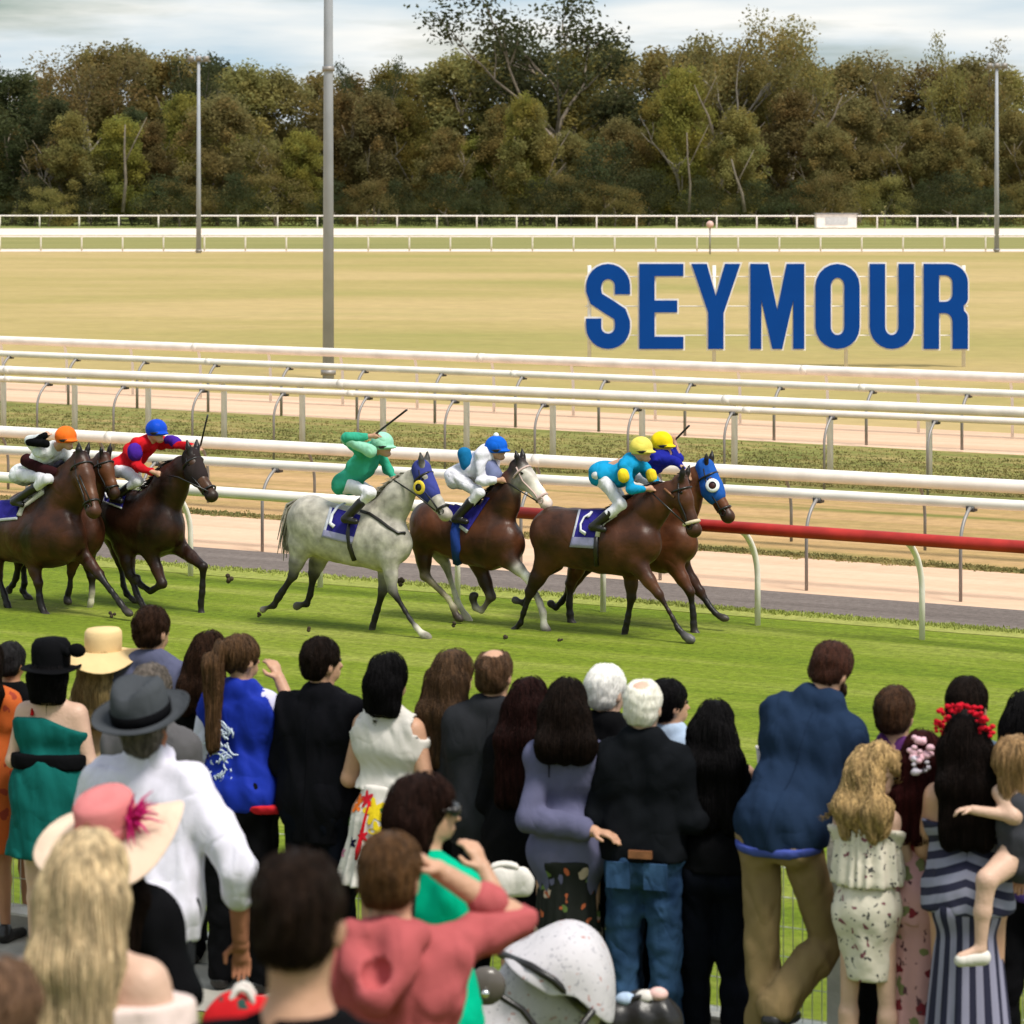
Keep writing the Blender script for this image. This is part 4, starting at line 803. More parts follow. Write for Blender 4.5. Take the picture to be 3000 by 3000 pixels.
r_, p_, u_ = horse('racehorse', 'dark bay racehorse in a dark hood, second from the left, one foreleg planted', (585, 1800), 42, Z2, dict(
    body=(.030, .010, .005), dark=BLK, coat=('bay_coat', .42, .7, 3.5), muz=BLK, face=(.05, .02, .008), poll=(.02, .01, .008),
    trunk=[(640, 680, 140, .84), (730, 710, 160, .84), (810, 740, 172, .84), (890, 760, 178, .84), (950, 775, 104, .82)],
    neck=[(900, 650, 150), (960, 540, 118), (1030, 440, 85)], head=[(1085, 375, 58), (1105, 450, 62), (1165, 535, 42), (1200, 585, 36)], headw=-.01,
    legs=[([(1000, 860), (1150, 985), (1145, 1130), (1138, 1190), (1140, 1250)], .12, 'f'), ([(850, 900), (920, 1080), (850, 1125), (800, 1090), (775, 1060)], -.12, 'f'),
          ([(700, 860), (740, 1030), (775, 1140), (795, 1180), (815, 1215)], -.12, 'h'), ([(650, 820), (680, 960), (700, 1090), (720, 1140), (750, 1170)], .12, 'h')],
    blinkers=(cloth((.03, .022, .022), 'hood_dark'), LEATHER, LEATHER), rings=[],
    cloth=[(585, 520), (720, 560), (690, 660), (585, 620)], number=[[(600, 560), (620, 600)]]))
RD = cloth((.55, .012, .02), 'silk_red', bump=.9)
jockey('jockey in red silks with purple sleeve bands and royal blue cap, whip arm forward', r_, p_, u_, dict(hip=(710, 420), chest=(770, 350), sh=(840, 290), head=(888, 225), eN=(770, 415, -.24), hN=(880, 455, -.14), eF=(1010, 290, .2), hF=(1110, 310, .2), kN=(780, 500, -.2), fN=(640, 600, -.26), whip=[(1135, 300, .2), (1175, 130, .2)], rein=[(900, 455, -.1), (1010, 480, -.15), (1180, 560, -.1)]),
       dict(jacket=RD, cap=cloth((.01, .07, .55), 'cap_royal', .4), whip='black whip pointing straight up before the dark hooded horse', patch=[(('sleeve_band', cloth((.07, .02, .30), 'band_purple', bump=.9)), [((760, 330), (765, 345), .085, -.24)]), (('sleeve_band', cloth((.07, .02, .30), 'band_purple', bump=.9)), [((960, 270), (1000, 285), .062, .19)])]))
r_, p_, u_ = horse('racehorse', 'brown racehorse mostly hidden behind the leftmost one, ears and brow showing', (265, 1786), 40, Z2, dict(
    body=(.05, .015, .006), dark=BLK, coat=('bay_coat', .42, .7, 3.5), muz=BLK, face=(.11, .04, .016),
    trunk=[(150, 700, 140, .82), (260, 730, 155, .82), (360, 760, 160, .8), (460, 790, 160, .8)],
    neck=[(440, 660, 140), (500, 540, 110), (545, 450, 80)], head=[(580, 385, 56), (595, 450, 60), (625, 520, 42), (640, 570, 36)],
    legs=[([(420, 900), (400, 1020), (395, 1100), (388, 1130), (380, 1165)], -.12, 'f'), ([(490, 900), (520, 1040), (522, 1130), (515, 1190), (505, 1235)], .12, 'f'),
          ([(140, 820), (110, 960), (90, 1050), (70, 1090), (50, 1110)], -.12, 'h'), ([(160, 820), (130, 960), (140, 1080), (130, 1120), (150, 1150)], .12, 'h')], legcol={1: [DBAY, BLK, (.6, .55, .42), (.6, .55, .45)]}))
jockey('jockey crouched low, hidden behind the orange-capped rider', r_, p_, u_, dict(hip=(300, 470), chest=(370, 430), sh=(430, 420), head=(455, 400), eN=(420, 500, -.2), hN=(480, 520, -.1), kN=(380, 560, -.2), fN=(280, 660, -.25)), dict(jacket=cloth((.02, .02, .03), 'silk_black', bump=.9), cap=cloth((.03, .02, .03), 'cap_black')))
r_, p_, u_ = horse('racehorse', 'leftmost dark bay racehorse coming head-on with white bridle patch', (245, 1806), 42, Z2, dict(
    body=(.048, .015, .007), dark=BLK, coat=('bay_coat', .42, .7, 3.5), muz=(.05, .02, .012), face=(.075, .027, .01),
    trunk=[(-60, 760, 150, .84), (80, 780, 175, .84), (190, 790, 185, .84), (300, 800, 190, .84), (380, 820, 130, .84)],
    neck=[(320, 660, 170), (390, 540, 130), (430, 450, 90)], head=[(455, 385, 60), (480, 480, 68), (515, 600, 50), (530, 670, 42)], headw=-.03,
    legs=[([(170, 930), (215, 1080), (225, 1180), (235, 1220), (258, 1262)], -.13, 'f'), ([(450, 900), (560, 1030), (650, 1150), (680, 1190), (712, 1235)], .12, 'f'),
          ([(-40, 900), (-10, 1040), (25, 1150), (40, 1200), (58, 1250)], -.12, 'h'), ([(-60, 900), (-70, 1040), (-40, 1150), (-30, 1200), (-20, 1240)], .12, 'h')],
    straps=[([(250, 560), (190, 590), (140, 640), (110, 700)], .035, cloth((.62, .60, .6), 'pad_white'), 'saddle_pad')],
    cloth=[(-10, 560), (110, 560), (100, 720), (-10, 730)], number=[[(20, 590), (60, 600), (70, 640)]]))
jockey('jockey in white and black silks with bright orange cap, arm cocked with whip, leftmost', r_, p_, u_, dict(hip=(150, 460), chest=(220, 400), sh=(300, 330), head=(375, 265), eN=(165, 280, -.25), hN=(250, 245, -.2), eF=(420, 400, .2), hF=(440, 440, .0), kN=(270, 490, -.2), fN=(80, 620, -.26), rein=[(440, 440, -.1), (470, 520, -.2), (520, 640, -.15)]),
       dict(jacket=cloth((.62, .64, .66), 'silk_pale', bump=.9), cap=cloth((.85, .16, .02), 'cap_orange', .5), patch=[(('sleeve', BLACK), [((260, 290), (165, 280), .045, -.27), ((165, 285), (250, 245), .04, -.23)]), (('dark_check', cloth((.03, .008, .01), 'check_dark')), [((150, 385), (230, 430), .07, -.12), ((230, 430), (300, 450), .06, -.12)])]))

# clods of turf thrown up behind the hooves
rr = random.Random(21); M_SOIL = mat('soil', (.05, .035, .02), .95, .3)
for i, (px, py, lb) in enumerate(((760, 1800, 'below the grey horse tail'), (905, 1845, 'behind the rear hooves of the grey'), (1330, 1830, 'under the blazed bay'), (1480, 1868, 'behind the near leader'), (1640, 1872, 'under the belly of the near leader'), (330, 1800, 'between the two left horses'))):
    g = Gd(px, py + 18); mb = MB()
    for _ in range(4): mb.ball((rr.gauss(0, .012), rr.gauss(0, .012), rr.gauss(0, .01)), rr.uniform(.012, .022), 6, 5)
    o = mb.build('turf_clod', M_SOIL, None, P(px, py, g.y)); tag(o, 'tiny clod of turf thrown up ' + lb, 'clod')
# ------------------------------------------------------------------ people
def fence_y(px, off=0.0): return (15.42 - off) / (1 + .5625 * (px - 1500) / F)
def rotm(yaw, pitch=0.0, roll=0.0): return Matrix.Rotation(-math.radians(yaw), 3, 'Z') @ Matrix.Rotation(-math.radians(pitch), 3, 'X') @ Matrix.Rotation(math.radians(roll), 3, 'Y')
HAIRC = {}
def hand_mesh(w, d, side, curl=.5, s=1.0):
    """w wrist, d direction of the forearm; separate bent fingers and a thumb"""
    d = d.normalized(); a = d.cross(Vector((0, 0, 1))); a = a.normalized() if a.length > .1 else Vector((1, 0, 0)); b = a.cross(d).normalized()
    if b.z > 0: b = -b
    pr = [Cp(w - d * .03, w + d * .02, .026 * s, .028 * s, .02), Cp(w + d * .03 * s, w + d * .075 * s, .026 * s, .032 * s, .015, (tuple(b), .55))]
    for i, (o, L_) in enumerate(((-.027, .062), (-.009, .074), (.009, .070), (.026, .055))):
        p0 = w + d * .085 * s + a * (o * s); p1 = p0 + (d * math.cos(curl * .6) + b * math.sin(curl * .6)) * (L_ * .5 * s); p2 = p1 + (d * math.cos(curl * 1.6) + b * math.sin(curl * 1.6)) * (L_ * .5 * s); pr += [Cp(p0, p1, .0095 * s, .0085 * s, .004), Cp(p1, p2, .0085 * s, .007 * s, .003)]
    t0 = w + d * .035 * s + a * (-.030 * side * s); t1 = t0 + (d * .6 - a * side * .7 + b * .3).normalized() * .034 * s; pr += [Cp(t0, t1, .012 * s, .010 * s, .006), Cp(t1, t1 + (d + b * .4).normalized() * .028 * s, .010 * s, .008 * s, .004)]
    v, q, _ = sculpt(pr, .006, .008); return v, q
ARM = {'down': ((.22, -.02, 1.13), (.235, .05, .88)), 'front': ((.222, -.01, 1.13), (.10, .24, 1.14)), 'rail': ((.235, .05, 1.16), (.15, .33, 1.12)), 'hip': ((.36, -.04, 1.16), (.20, .0, .98)), 'face': ((.25, .16, 1.20), (.09, .16, 1.50)), 'head': ((.42, .10, 1.42), (.12, .06, 1.60)), 'phone': ((.25, .10, 1.18), (.08, .33, 1.42))}
def person(label, vx, vy, off=.4, Y=None, yaw=28, fem=False, skin=SKIN, hair=('short', (.03, .015, .01)), top=None, bottom=None, arms=('front', 'front'), turn=10, tilt=0, lean=0, hatx=0.0, hat=None, w=1.0, legs=None, shoes=LEATHER, h=None, seed=0, cat='person', vox=.0135, extra=None, hands=True, zoff=0.0, roll=0, nl=0.0, hs=.95):
    px, py = vx * V, vy * V; Y = Y or fence_y(px, off); top_ = P(px, py, Y); g = gz(top_.x, Y) + zoff; H0 = (h or (top_.z - g)) - hatx; k = H0 / (1.53 + nl + .225 * hs); rd = random.Random(seed + int(vx))
    # torso lean moves the head forward; shift the feet back so the head stays where it is
    R = rotm(yaw); ll = math.radians(lean); rl = math.radians(roll); hipz = .93
    if lean or roll: k = H0 / (hipz + (.6 + nl + .225 * hs) * math.cos(ll) * math.cos(rl))
    sh = R @ Vector((math.sin(rl) * .75 * k, math.sin(ll) * .75 * k, 0))
    root = empty(cat, (top_.x - sh.x, Y - sh.y, 0), -math.radians(yaw), label, 'person'); root.location.z = gz(root.location.x, root.location.y) + zoff
    TR = Matrix.Translation((0, 0, hipz)) @ Matrix.Rotation(rl, 4, 'Y') @ Matrix.Rotation(-ll, 4, 'X') @ Matrix.Translation((0, 0, -hipz))
    def U(x, y, z):                       # upper body point
        return (TR @ Vector((x, y, z))) * k
    def Lw(x, y, z): return Vector((x, y, z)) * k
    HR = rotm(turn - 0, 0, 0) @ Matrix.Rotation(-math.radians(tilt), 3, 'X'); nb = Vector((0, 0, 1.53))
    def Hd(x, y, z): return U(*(nb + Vector((0, 0, nl)) + HR @ ((Vector((x, y, z)) - nb) * hs)))
    HM = np.array((TR.to_3x3() @ HR)); TM = np.array(TR.to_3x3())
    def hel(c, r, kk=.02): return El(Hd(*c), [q * k * hs for q in r], kk, HM)
    s_ = (.146 if fem else .170) * w ** .8; wa = (.098 if fem else .125) * w; hp = (.098 if fem else .095) * w; ch = (.105 if fem else .125) * w
    sk = []
    sk += [hel((0, -.012, 1.662), (.076, .094, .092)), hel((0, .022, 1.605), (.060, .072, .082)), hel((0, .075, 1.565), (.028, .025, .028))]
    sk += [Cp(Hd(0, .085, 1.645), Hd(0, .112, 1.605), .008 * k, .013 * k, .01), hel((0, .098, 1.575), (.022, .010, .009), .006), hel((-.028, .082, 1.655), (.02, .012, .008), .01), hel((.028, .082, 1.655), (.02, .012, .008), .01)]
    sk += [hel((s * .078, -.002, 1.615), (.010, .020, .032), .008) for s in (-1, 1)]
    sk += [Cp(U(0, -.01, 1.44), Hd(0, -.008, 1.58), .058 * k * (.85 if fem else 1), .050 * k * (.88 if fem else 1), .04)]
    def torso(i=0.0, up=True):
        t = [Cp(U(-s_ * .62, 0, 1.31), U(s_ * .62, 0, 1.31), ch * k + i, ch * k + i, .06, ((0, 1, 0), .82)), Cp(U(-s_ * .45, 0, 1.12), U(s_ * .45, 0, 1.12), wa * .95 * k + i, wa * .95 * k + i, .07, ((0, 1, 0), .85)), Cp(U(-hp, -.01, .97), U(hp, -.01, .97), .112 * w * k + i, .112 * w * k + i, .07, ((0, 1, 0), .95))]
        t += [Cp(U(-s_ * .9, -.005, 1.385), U(s_ * .9, -.005, 1.385), .056 * k + i * .8, .056 * k + i * .8, .06), Cp(U(0, -.015, 1.475), U(-s_ * .9, -.01, 1.405), .045 * k + i * .6, .046 * k + i * .8, .05), Cp(U(0, -.015, 1.475), U(s_ * .9, -.01, 1.405), .045 * k + i * .6, .046 * k + i * .8, .05)]
        if fem: t += [El(U(s * .07, .085, 1.29), [(.062 * k + i)] * 3, .04) for s in (-1, 1)]
        return t
    AJ = []
    for s, a in ((-1, arms[0]), (1, arms[1])):
        e, wr = ARM[a] if isinstance(a, str) else a; AJ.append((U(s * s_ * .96, -.005, 1.40), U(s * e[0], e[1], e[2]), U(s * wr[0], wr[1], wr[2]), s))
    def armp(i=0.0, frac=2.0, r0=.052, r1=.042, r2=.030):
        t = []
        for a, b, c, s in AJ:
            f = min(frac, 1.0); t.append(Cp(a, a + (b - a) * f, r0 * w ** .5 * k + i, (r0 + (r1 - r0) * f) * w ** .5 * k + i, .03))
            if frac > 1: f = frac - 1; t.append(Cp(b, b + (c - b) * f, r1 * k + i, (r1 + (r2 - r1) * f) * k + i, .02))
        return t
    lg = legs or ((.095, 0, .49, .11, .01, .08), (.095, .0, .49, .11, .01, .08)); LJ = []
    for s, (kx, ky, kz, fx, fy, fz) in ((-1, lg[0]), (1, lg[1])): LJ.append((Lw(s * hp, 0, .93), Lw(s * kx, ky, kz), Lw(s * fx, fy, fz), s))
    def legp(i=0.0, lo=0.0, wide=1.0, str_=False):
        t = []
        for a, b, c, s in LJ:
            t.append(Cp(a, b, .088 * w * k + i, (.058 if not str_ else .068) * w * k + i, .03)); m = b + (c - b) * .3; t.append(Cp(b, m, .055 * k + i, (.052 if not str_ else .062) * k + i, .02)); t.append(Cp(m, c + (b - c) * lo, .052 * k + (i if not str_ else i + .006), (.034 if not str_ else .058) * k + i, .02))
        return t
    sk += torso(-.012) + armp() + legp(-.006)
    for a, b, c, s in LJ: sk.append(Cp(c + Vector((0, -.02, -.035)) * k, c + Vector((s * .015, .15, -.05)) * k, .032 * k, .026 * k, .02, ((0, 0, 1), .8)))
    v, q, _ = sculpt(sk, vox, .025); parts = [(v, q)]
    if hands:
        for a, b, c, s in AJ: parts.append(hand_mesh(c, c - b, s, .5, k))
    v, q = merge(parts); put('body', mesh('body', v, q, skin), root)
    for x in (-.029, .029): mb = MB(); mb.ball(Hd(x, .086, 1.643), .0105 * k, 8, 6); mb.build('eye', mat('eye_dark', (.03, .02, .015), .1), root)
    fo = lambda a, f=22, st=(1, 1, .35): folds(a, f, seed + int(vx), st)
    def gar(name, prims, m, cuts=(), disp=None, vx_=None, kk=.03, holes=()):
        vv, qq, _ = sculpt(prims, vx_ or vox, kk, cuts=cuts, disp=disp, holes=holes)
        if len(qq): return put(name, mesh(name, vv, qq, m), root), vv, qq
        return None, vv, qq
    def plane_up(z, below=True, n=(0, 0, 1)):        # cut keeping what is below the plane (torso space)
        nn = (TR.to_3x3() @ Vector(n)).normalized(); p = U(0, 0, z); return ((tuple(nn), nn.dot(p)) if below else (tuple(-nn), -nn.dot(p)))
    for tp in (top if isinstance(top, list) else [top] if top else []):
        kd = tp['k']; i = {'shirt': .016, 'jacket': .022, 'vest': .014, 'dress': .014}[kd] * tp.get('loose', 1); fr = {'long': 1.88, 'short': .55, 'roll': 1.35, None: 0}[tp.get('sleeve')]
        pr = torso(i)
        if fr: pr += armp(i * .8, fr, .054, .047, .036)
        cuts = [plane_up(tp.get('neck', 1.515))]
        if tp.get('one'): nn = Vector((tp['one'], -.1, 1)).normalized(); cuts.append((tuple(nn), nn.dot(U(0, 0, tp.get('neck', 1.4)))))
        hem = tp.get('hem', .88)
        if hem < 1.0:
            rr = tp.get('flare', .19 if kd != 'jacket' else .165) * w; zh = hem; pr.append(Cp(Lw(0, -.005, 1.0), Lw(0, 0, zh), (hp + .085) * k * w ** .3, rr * k, .05, ((0, 1, 0), tp.get('deep', .78 if kd != 'dress' else .85))))
        if kd == 'jacket': pr += [Cp(U(-s_, -.01, 1.395), U(s_, -.01, 1.395), .058 * k + i * .8, .058 * k + i * .8, .04), Cp(U(-.05, -.03, 1.485), U(.05, -.03, 1.485), .056 * k, .056 * k, .03)]
        if tp.get('collar'): pr += [Cp(U(-.04, -.03, 1.51), U(.04, -.03, 1.51), .045 * k, .045 * k, .02), Cp(U(-.05, .02, 1.50), U(.05, .02, 1.50), .045 * k, .045 * k, .02)]
        cuts.append(((0, 0, -1), -hem * k))
        if kd == 'jacket' or tp.get('collar'): cuts[0] = plane_up(1.545)
        if fr == 0: holes = [Cp(a + (b - a) * .0 + Vector(U(0, 0, 0) - U(0, 0, 0)), a + Vector((s * .12, 0, .04)) * k, .055 * k, .07 * k) for a, b, c, s in AJ] if not tp.get('cap') else ()
        else: holes = ()
        gar(tp.get('name', {'shirt': 'shirt', 'jacket': 'jacket', 'vest': 'top', 'dress': 'dress'}[kd]), pr, tp['m'], cuts, fo(tp.get('fold', .0075), tp.get('ff', 26)), holes=holes)
        if kd == 'jacket' and tp['m'] in (NVY, CHAR, SUIT) or tp.get('yoke'):
            jb = [o for o in root.children if o.name.startswith(('jacket', 'shirt'))][0].data; bj = BVHTree.FromPolygons([v_.co.copy() for v_ in jb.vertices], [tuple(p_.vertices) for p_ in jb.polygons])
            lines = [[(0, hem + .02 + (1.44 - hem) * i_ / 14) for i_ in range(15)]] if not tp.get('yoke') else [[(-.15 + .30 * i_ / 10, 1.33) for i_ in range(11)], [(.015 * math.sin(i_), 1.33 - .04 * i_) for i_ in range(11)]]
            for ln in lines:
                pts_ = []
                for x_, z_ in ln:
                    p_ = U(x_, 0, z_); h_ = bj.ray_cast(p_ + Vector((0, -1, 0)), Vector((0, 1, 0)))
                    if h_[0]: pts_.append(h_[0] - Vector((0, .0005, 0)))
                if len(pts_) > 3: sm = MB(); sm.tube(pts_, .0035 * k, 4, False, .6); sm.build('back_seam', tp['m'], root)
        if tp.get('roll') or fr == 1.35:
            [gar('cuff', [Cp(b + (c - b) * .30, b + (c - b) * .38, .055 * k, .053 * k)], tp['m']) for a, b, c, s in AJ]
        if tp.get('belt'): pz = tp['belt'][0]; gar('belt', [Cp(U(-s_ * .5, 0, pz), U(s_ * .5, 0, pz), wa * k + i + .034, wa * k + i + .034, .03, ((0, 1, 0), .85))], tp['belt'][1], [plane_up(pz + .045), plane_up(pz - .045, False)])
    for bt in (bottom if isinstance(bottom, list) else [bottom] if bottom else []):
        kd = bt['k']
        if kd in ('trousers', 'jeans'):
            pr = [Cp(Lw(-hp, -.01, .97), Lw(hp, -.01, .97), .122 * w * k, .122 * w * k, .06, ((0, 1, 0), .95))] + legp(.014, .02, str_=True) + [El(Lw(s * .07, -.045, .90), [.088 * k * w] * 3, .05) for s in (-1, 1)]
            gar(kd, pr, bt['m'], [((0, 0, 1), bt.get('top', 1.06) * k)], fo(.008, 24, (1, 1, .8)))
        elif kd == 'skirt':
            z0, z1, r0, r1 = bt.get('top', 1.07), bt['hem'], bt.get('r0', .125), bt.get('r1', .23); nf = bt.get('nf', 15); am = bt.get('amp', .014)
            def fd(X, z0=z0, z1=z1, nf=nf, am=am): th = np.arctan2(X[..., 1], X[..., 0]); t = np.clip((z0 * k - X[..., 2]) / ((z0 - z1) * k), 0, 1); return (am * t * np.sin(th * nf + 2 * np.sin(th * 3))).astype(np.float32)
            gar(bt.get('name', 'skirt'), [Cp(Lw(0, -.01, z0 + .02), Lw(0, 0, z1), r0 * k * w, r1 * k * w, .05, ((0, 1, 0), .86))] + [El(Lw(s * .06, -.05, .95), [.095 * k * w] * 3, .06) for s in (-1, 1)], bt['m'], [((0, 0, 1), z0 * k), ((0, 0, -1), -z1 * k)], fd)
    for a, b, c, s in LJ:
        sp_ = [Cp(c + Vector((0, -.03, -.035)) * k, c + Vector((s * .018, .155, -.052)) * k, .042 * k, .034 * k, .02, ((0, 0, 1), .85)), Cp(c + Vector((0, -.01, 0)) * k, c + Vector((0, -.02, -.03)) * k, .042 * k, .045 * k, .02)]
        gar('shoe', sp_, shoes, [((0, 0, 1), .12 * k)] if not bt_low(LJ) else [])
    # hair
    st, hc = hair[0], hair[1]; hm = hairmat(hc); L_ = hair[2] if len(hair) > 2 else .45
    FN = TR.to_3x3() @ HR; dn = Vector((0, 0, -1))
    def hplane(n, p): nn = (FN @ Vector(n)).normalized(); return (tuple(nn), nn.dot(Hd(*p)))
    if st != 'none':
        if st in ('short', 'buzz', 'mop', 'ring'):
            th = {'short': .011, 'buzz': .006, 'mop': .015, 'ring': .008}[st]; pr = [hel((0, -.014, 1.664), (.078 + th, .096 + th, .092 + th), .02), hel((0, -.045, 1.60), (.066 + th * .6, .055 + th * .6, .06), .03)]
            if st == 'mop': pr += [hel((.0, .045, 1.735), (.075, .06, .035), .03)]
            cuts = [hplane((0, .74, -.67), (0, .022, 1.600)), hplane((0, 0, -1), (0, 0, 1.555))]; holes = ()
            if st == 'ring': holes = [hel((0, -.03 if hc[0] < .5 else -.055, 1.80), (.082, .095, .085) if hc[0] < .5 else (.072, .06, .085))]
            hv, hq, _ = sculpt(pr, .010, .02, cuts=cuts, disp=folds(.0028, 60, int(vx), (1, 1, 1)), holes=holes)
            sv, sf = strands(hv, hq, 950 if st != 'buzz' else 500, .045 if st != 'mop' else .06, .012, rd, .0026, FN @ Vector((0, -.35, -1)), Hd(0, -.03, 1.76), .003, curl=.35 if st == 'mop' else .15)
        else:
            wd = hair[3] if len(hair) > 3 else 1.0
            pr = [hel((0, -.014, 1.668), (.087, .107, .100), .02), hel((0, -.05, 1.60), (.084 * wd, .072, .09), .04)]; cuts = [hplane((0, .80, -.60), (0, .03, 1.60))]
            if st == 'bob': pr += [Cp(Hd(-.045, -.05, 1.60), Hd(-.055, -.05, 1.50), .055 * k, .05 * k, .04), Cp(Hd(.045, -.05, 1.60), Hd(.055, -.05, 1.50), .055 * k, .05 * k, .04), Cp(Hd(0, -.07, 1.6), Hd(0, -.07, 1.50), .06 * k, .05 * k, .04)]; cuts = [hplane((0, .86, -.5), (0, .05, 1.60)), hplane((0, 0, -1), (0, 0, 1.465))]
            if st in ('long', 'curly'):
                for sx in (-.055, 0, .055): pr += [Cp(Hd(sx, -.055, 1.60), U(sx * 1.35 * wd, -.095, 1.46), .060 * k, .058 * k * wd, .05), Cp(U(sx * 1.35 * wd, -.095, 1.46), U(sx * 1.5 * wd, -.125 * w, 1.60 - L_), .058 * k * wd, .034 * k, .04)]
                cuts = []
            if st == 'pony':
                pr = [hel((0, -.014, 1.664), (.086, .106, .098), .02)]; cuts = [hplane((0, .74, -.67), (0, .022, 1.600)), hplane((0, 0, -1), (0, 0, 1.56))]
                tx = hair[3] if len(hair) > 3 else 0; tail = [Cp(Hd(0, -.11, 1.70), Hd(tx * .4, -.155, 1.62), .035 * k, .045 * k, .02), Cp(Hd(tx * .4, -.155, 1.62), U(tx, -.15, 1.64 - L_), .048 * k, .02 * k, .02)]
            holes = [hel((0, .075, 1.60), (.058, .10, .075))] if st != 'pony' else ()
            hv, hq, _ = sculpt(pr, .011, .03, cuts=cuts, disp=folds(.010 if st == 'curly' else .0042, 45, int(vx), (1, 1, .12)), holes=holes)
            if st == 'pony': tv, tq, _ = sculpt(tail, .011, .02, disp=folds(.010, 50, 3, (1, 1, .2))); hv, hq = merge([(hv, hq), (tv, tq)]); hv = np.array(hv); hq = np.array(hq)
            sv, sf = strands(hv, hq, 1150 if st != 'bob' else 800, .24, .022, rd, .0030, Vector((0, 0, -1)), Hd(0, -.02, 1.80), .005, curl=.75 if st == 'curly' else .05)
        # one object for the whole head of hair
        v, q = merge([(hv, hq), (sv, sf)]); put('hair', mesh('hair', v, q, hm), root)
    if hat:
        hk, hmt, bmt = hat[0], hat[1], hat[2]; c = Hd(0, -.01, 1.70); FZ = FN @ Vector((0, 0, 1)); 
        def local(p): return Hd(0, -.01, 1.70) + FN @ (Vector(p) * k)
        def lathe(prof, wave=0.0, n=40, sy=1.12, dent=0.0, droop=0.0):
            vs = []; 
            for r0, z0 in prof:
                for i in range(n):
                    a = 2 * math.pi * i / n; r1 = r0; z1 = z0
                    if r0 > .125: z1 += wave * math.sin(2 * a + .6) * (r0 - .125) / .1 + wave * .5 * math.sin(3 * a) * (r0 - .125) / .1 - droop * (r0 - .125)
                    if dent and z0 > .10: z1 -= dent * math.exp(-(math.cos(a) * r0 / .04) ** 2)
                    vs.append(local((math.cos(a) * r1, math.sin(a) * r1 * sy, z1)))
            fs = [(j * n + i, j * n + (i + 1) % n, (j + 1) * n + (i + 1) % n, (j + 1) * n + i) for j in range(len(prof) - 1) for i in range(n)]; return vs, fs
        if hk == 'fedora': br = [(.098, -.005), (.125, .0), (.15, .002), (.168, .012), (.172, .016), (.168, .008), (.12, -.008), (.098, -.012)]; cr_ = [(.100, -.01), (.102, .05), (.094, .10), (.080, .13), (.05, .135), (.001, .125)]; wv, dt, dp = .012, .035, 0
        elif hk == 'wide': br = [(.095, -.005), (.13, .0), (.19, .004), (.245, -.004), (.25, -.008), (.245, -.012), (.13, -.01), (.095, -.012)]; cr_ = [(.097, -.01), (.100, .06), (.098, .10), (.085, .118), (.04, .116), (.001, .112)]; wv, dt, dp = .030, 0, hat[3] if len(hat) > 3 else .1
        elif hk == 'cloche': br = [(.10, -.03), (.135, -.035), (.16, -.03), (.165, -.035), (.135, -.045), (.10, -.04)]; cr_ = [(.103, -.04), (.108, .05), (.105, .09), (.085, .12), (.04, .13), (.001, .128)]; wv, dt, dp = .02, 0, .2
        vs, fs = lathe(br, wv, droop=dp); put('hat_brim', mesh('hat_brim', vs, fs, bmt), root); vs, fs = lathe(cr_, 0, dent=dt); put('hat_crown', mesh('hat_crown', vs, fs, hmt), root)
        if hk != 'cloche' and len(hat) > 4: vs, fs = lathe([(.102, -.006), (.106, -.004), (.107, .034), (.103, .036)]); put('hat_band', mesh('hat_band', vs, fs, hat[4]), root)
    if extra: extra(root, U, Lw, Hd, k, AJ, gar, FN)
    return root
def bt_low(LJ): return any(c.z > .16 for _, _, c, _ in LJ)
def flower(root, c, r, m, n=26, seed=1, name='flower', flat=.5):
    mb = MB(); rr = random.Random(seed)
    for i in range(n):
        d = Vector((rr.gauss(0, 1), rr.gauss(0, flat), rr.gauss(0, 1))).normalized() * r * rr.uniform(.3, 1); mb.ball(Vector(c) + d, r * rr.uniform(.22, .4), 7, 5, (1, .7, .8))
    return mb.build(name, m, root)
BRN, DBR, LBR, BLN, BLKH, GRYH, WHTH, AUB = (.035, .016, .009), (.014, .008, .006), (.09, .045, .02), (.42, .27, .12), (.007, .006, .007), (.16, .13, .11), (1.0, .97, .93), (.07, .022, .012)
SUIT = cloth((.005, .005, .007), 'suit_black', bump=.3); CHAR = cloth((.022, .023, .027), 'charcoal_cloth'); DENIM = creases(mat('denim', (.015, .04, .105), .9, .45, 5, .1, 90, .05, col2=(.045, .10, .20)), .5, 5.5); KHAKI = cloth((.25, .175, .085), 'khaki'); NVY = cloth((.014, .028, .062), 'blazer_blue'); TEALD = cloth((.006, .10, .09), 'dark_teal_cloth'); PUR = cloth((.10, .03, .13), 'purple_cloth'); LBL = cloth((.40, .50, .66), 'light_blue_cloth'); WSH = cloth((.70, .67, .78), 'white_shirt', bump=.8, bs=9); ROSE = cloth((.42, .095, .10), 'rose_cloth', bump=.8, bs=9); GRNT = cloth((.0, .42, .24), 'jade_cloth'); SLAT = cloth((.11, .11, .19), 'slate_blue_cloth'); LAV = cloth((.09, .095, .16), 'navy_suit_cloth'); WBL = cloth((.66, .62, .58), 'white_blouse')
T = dict

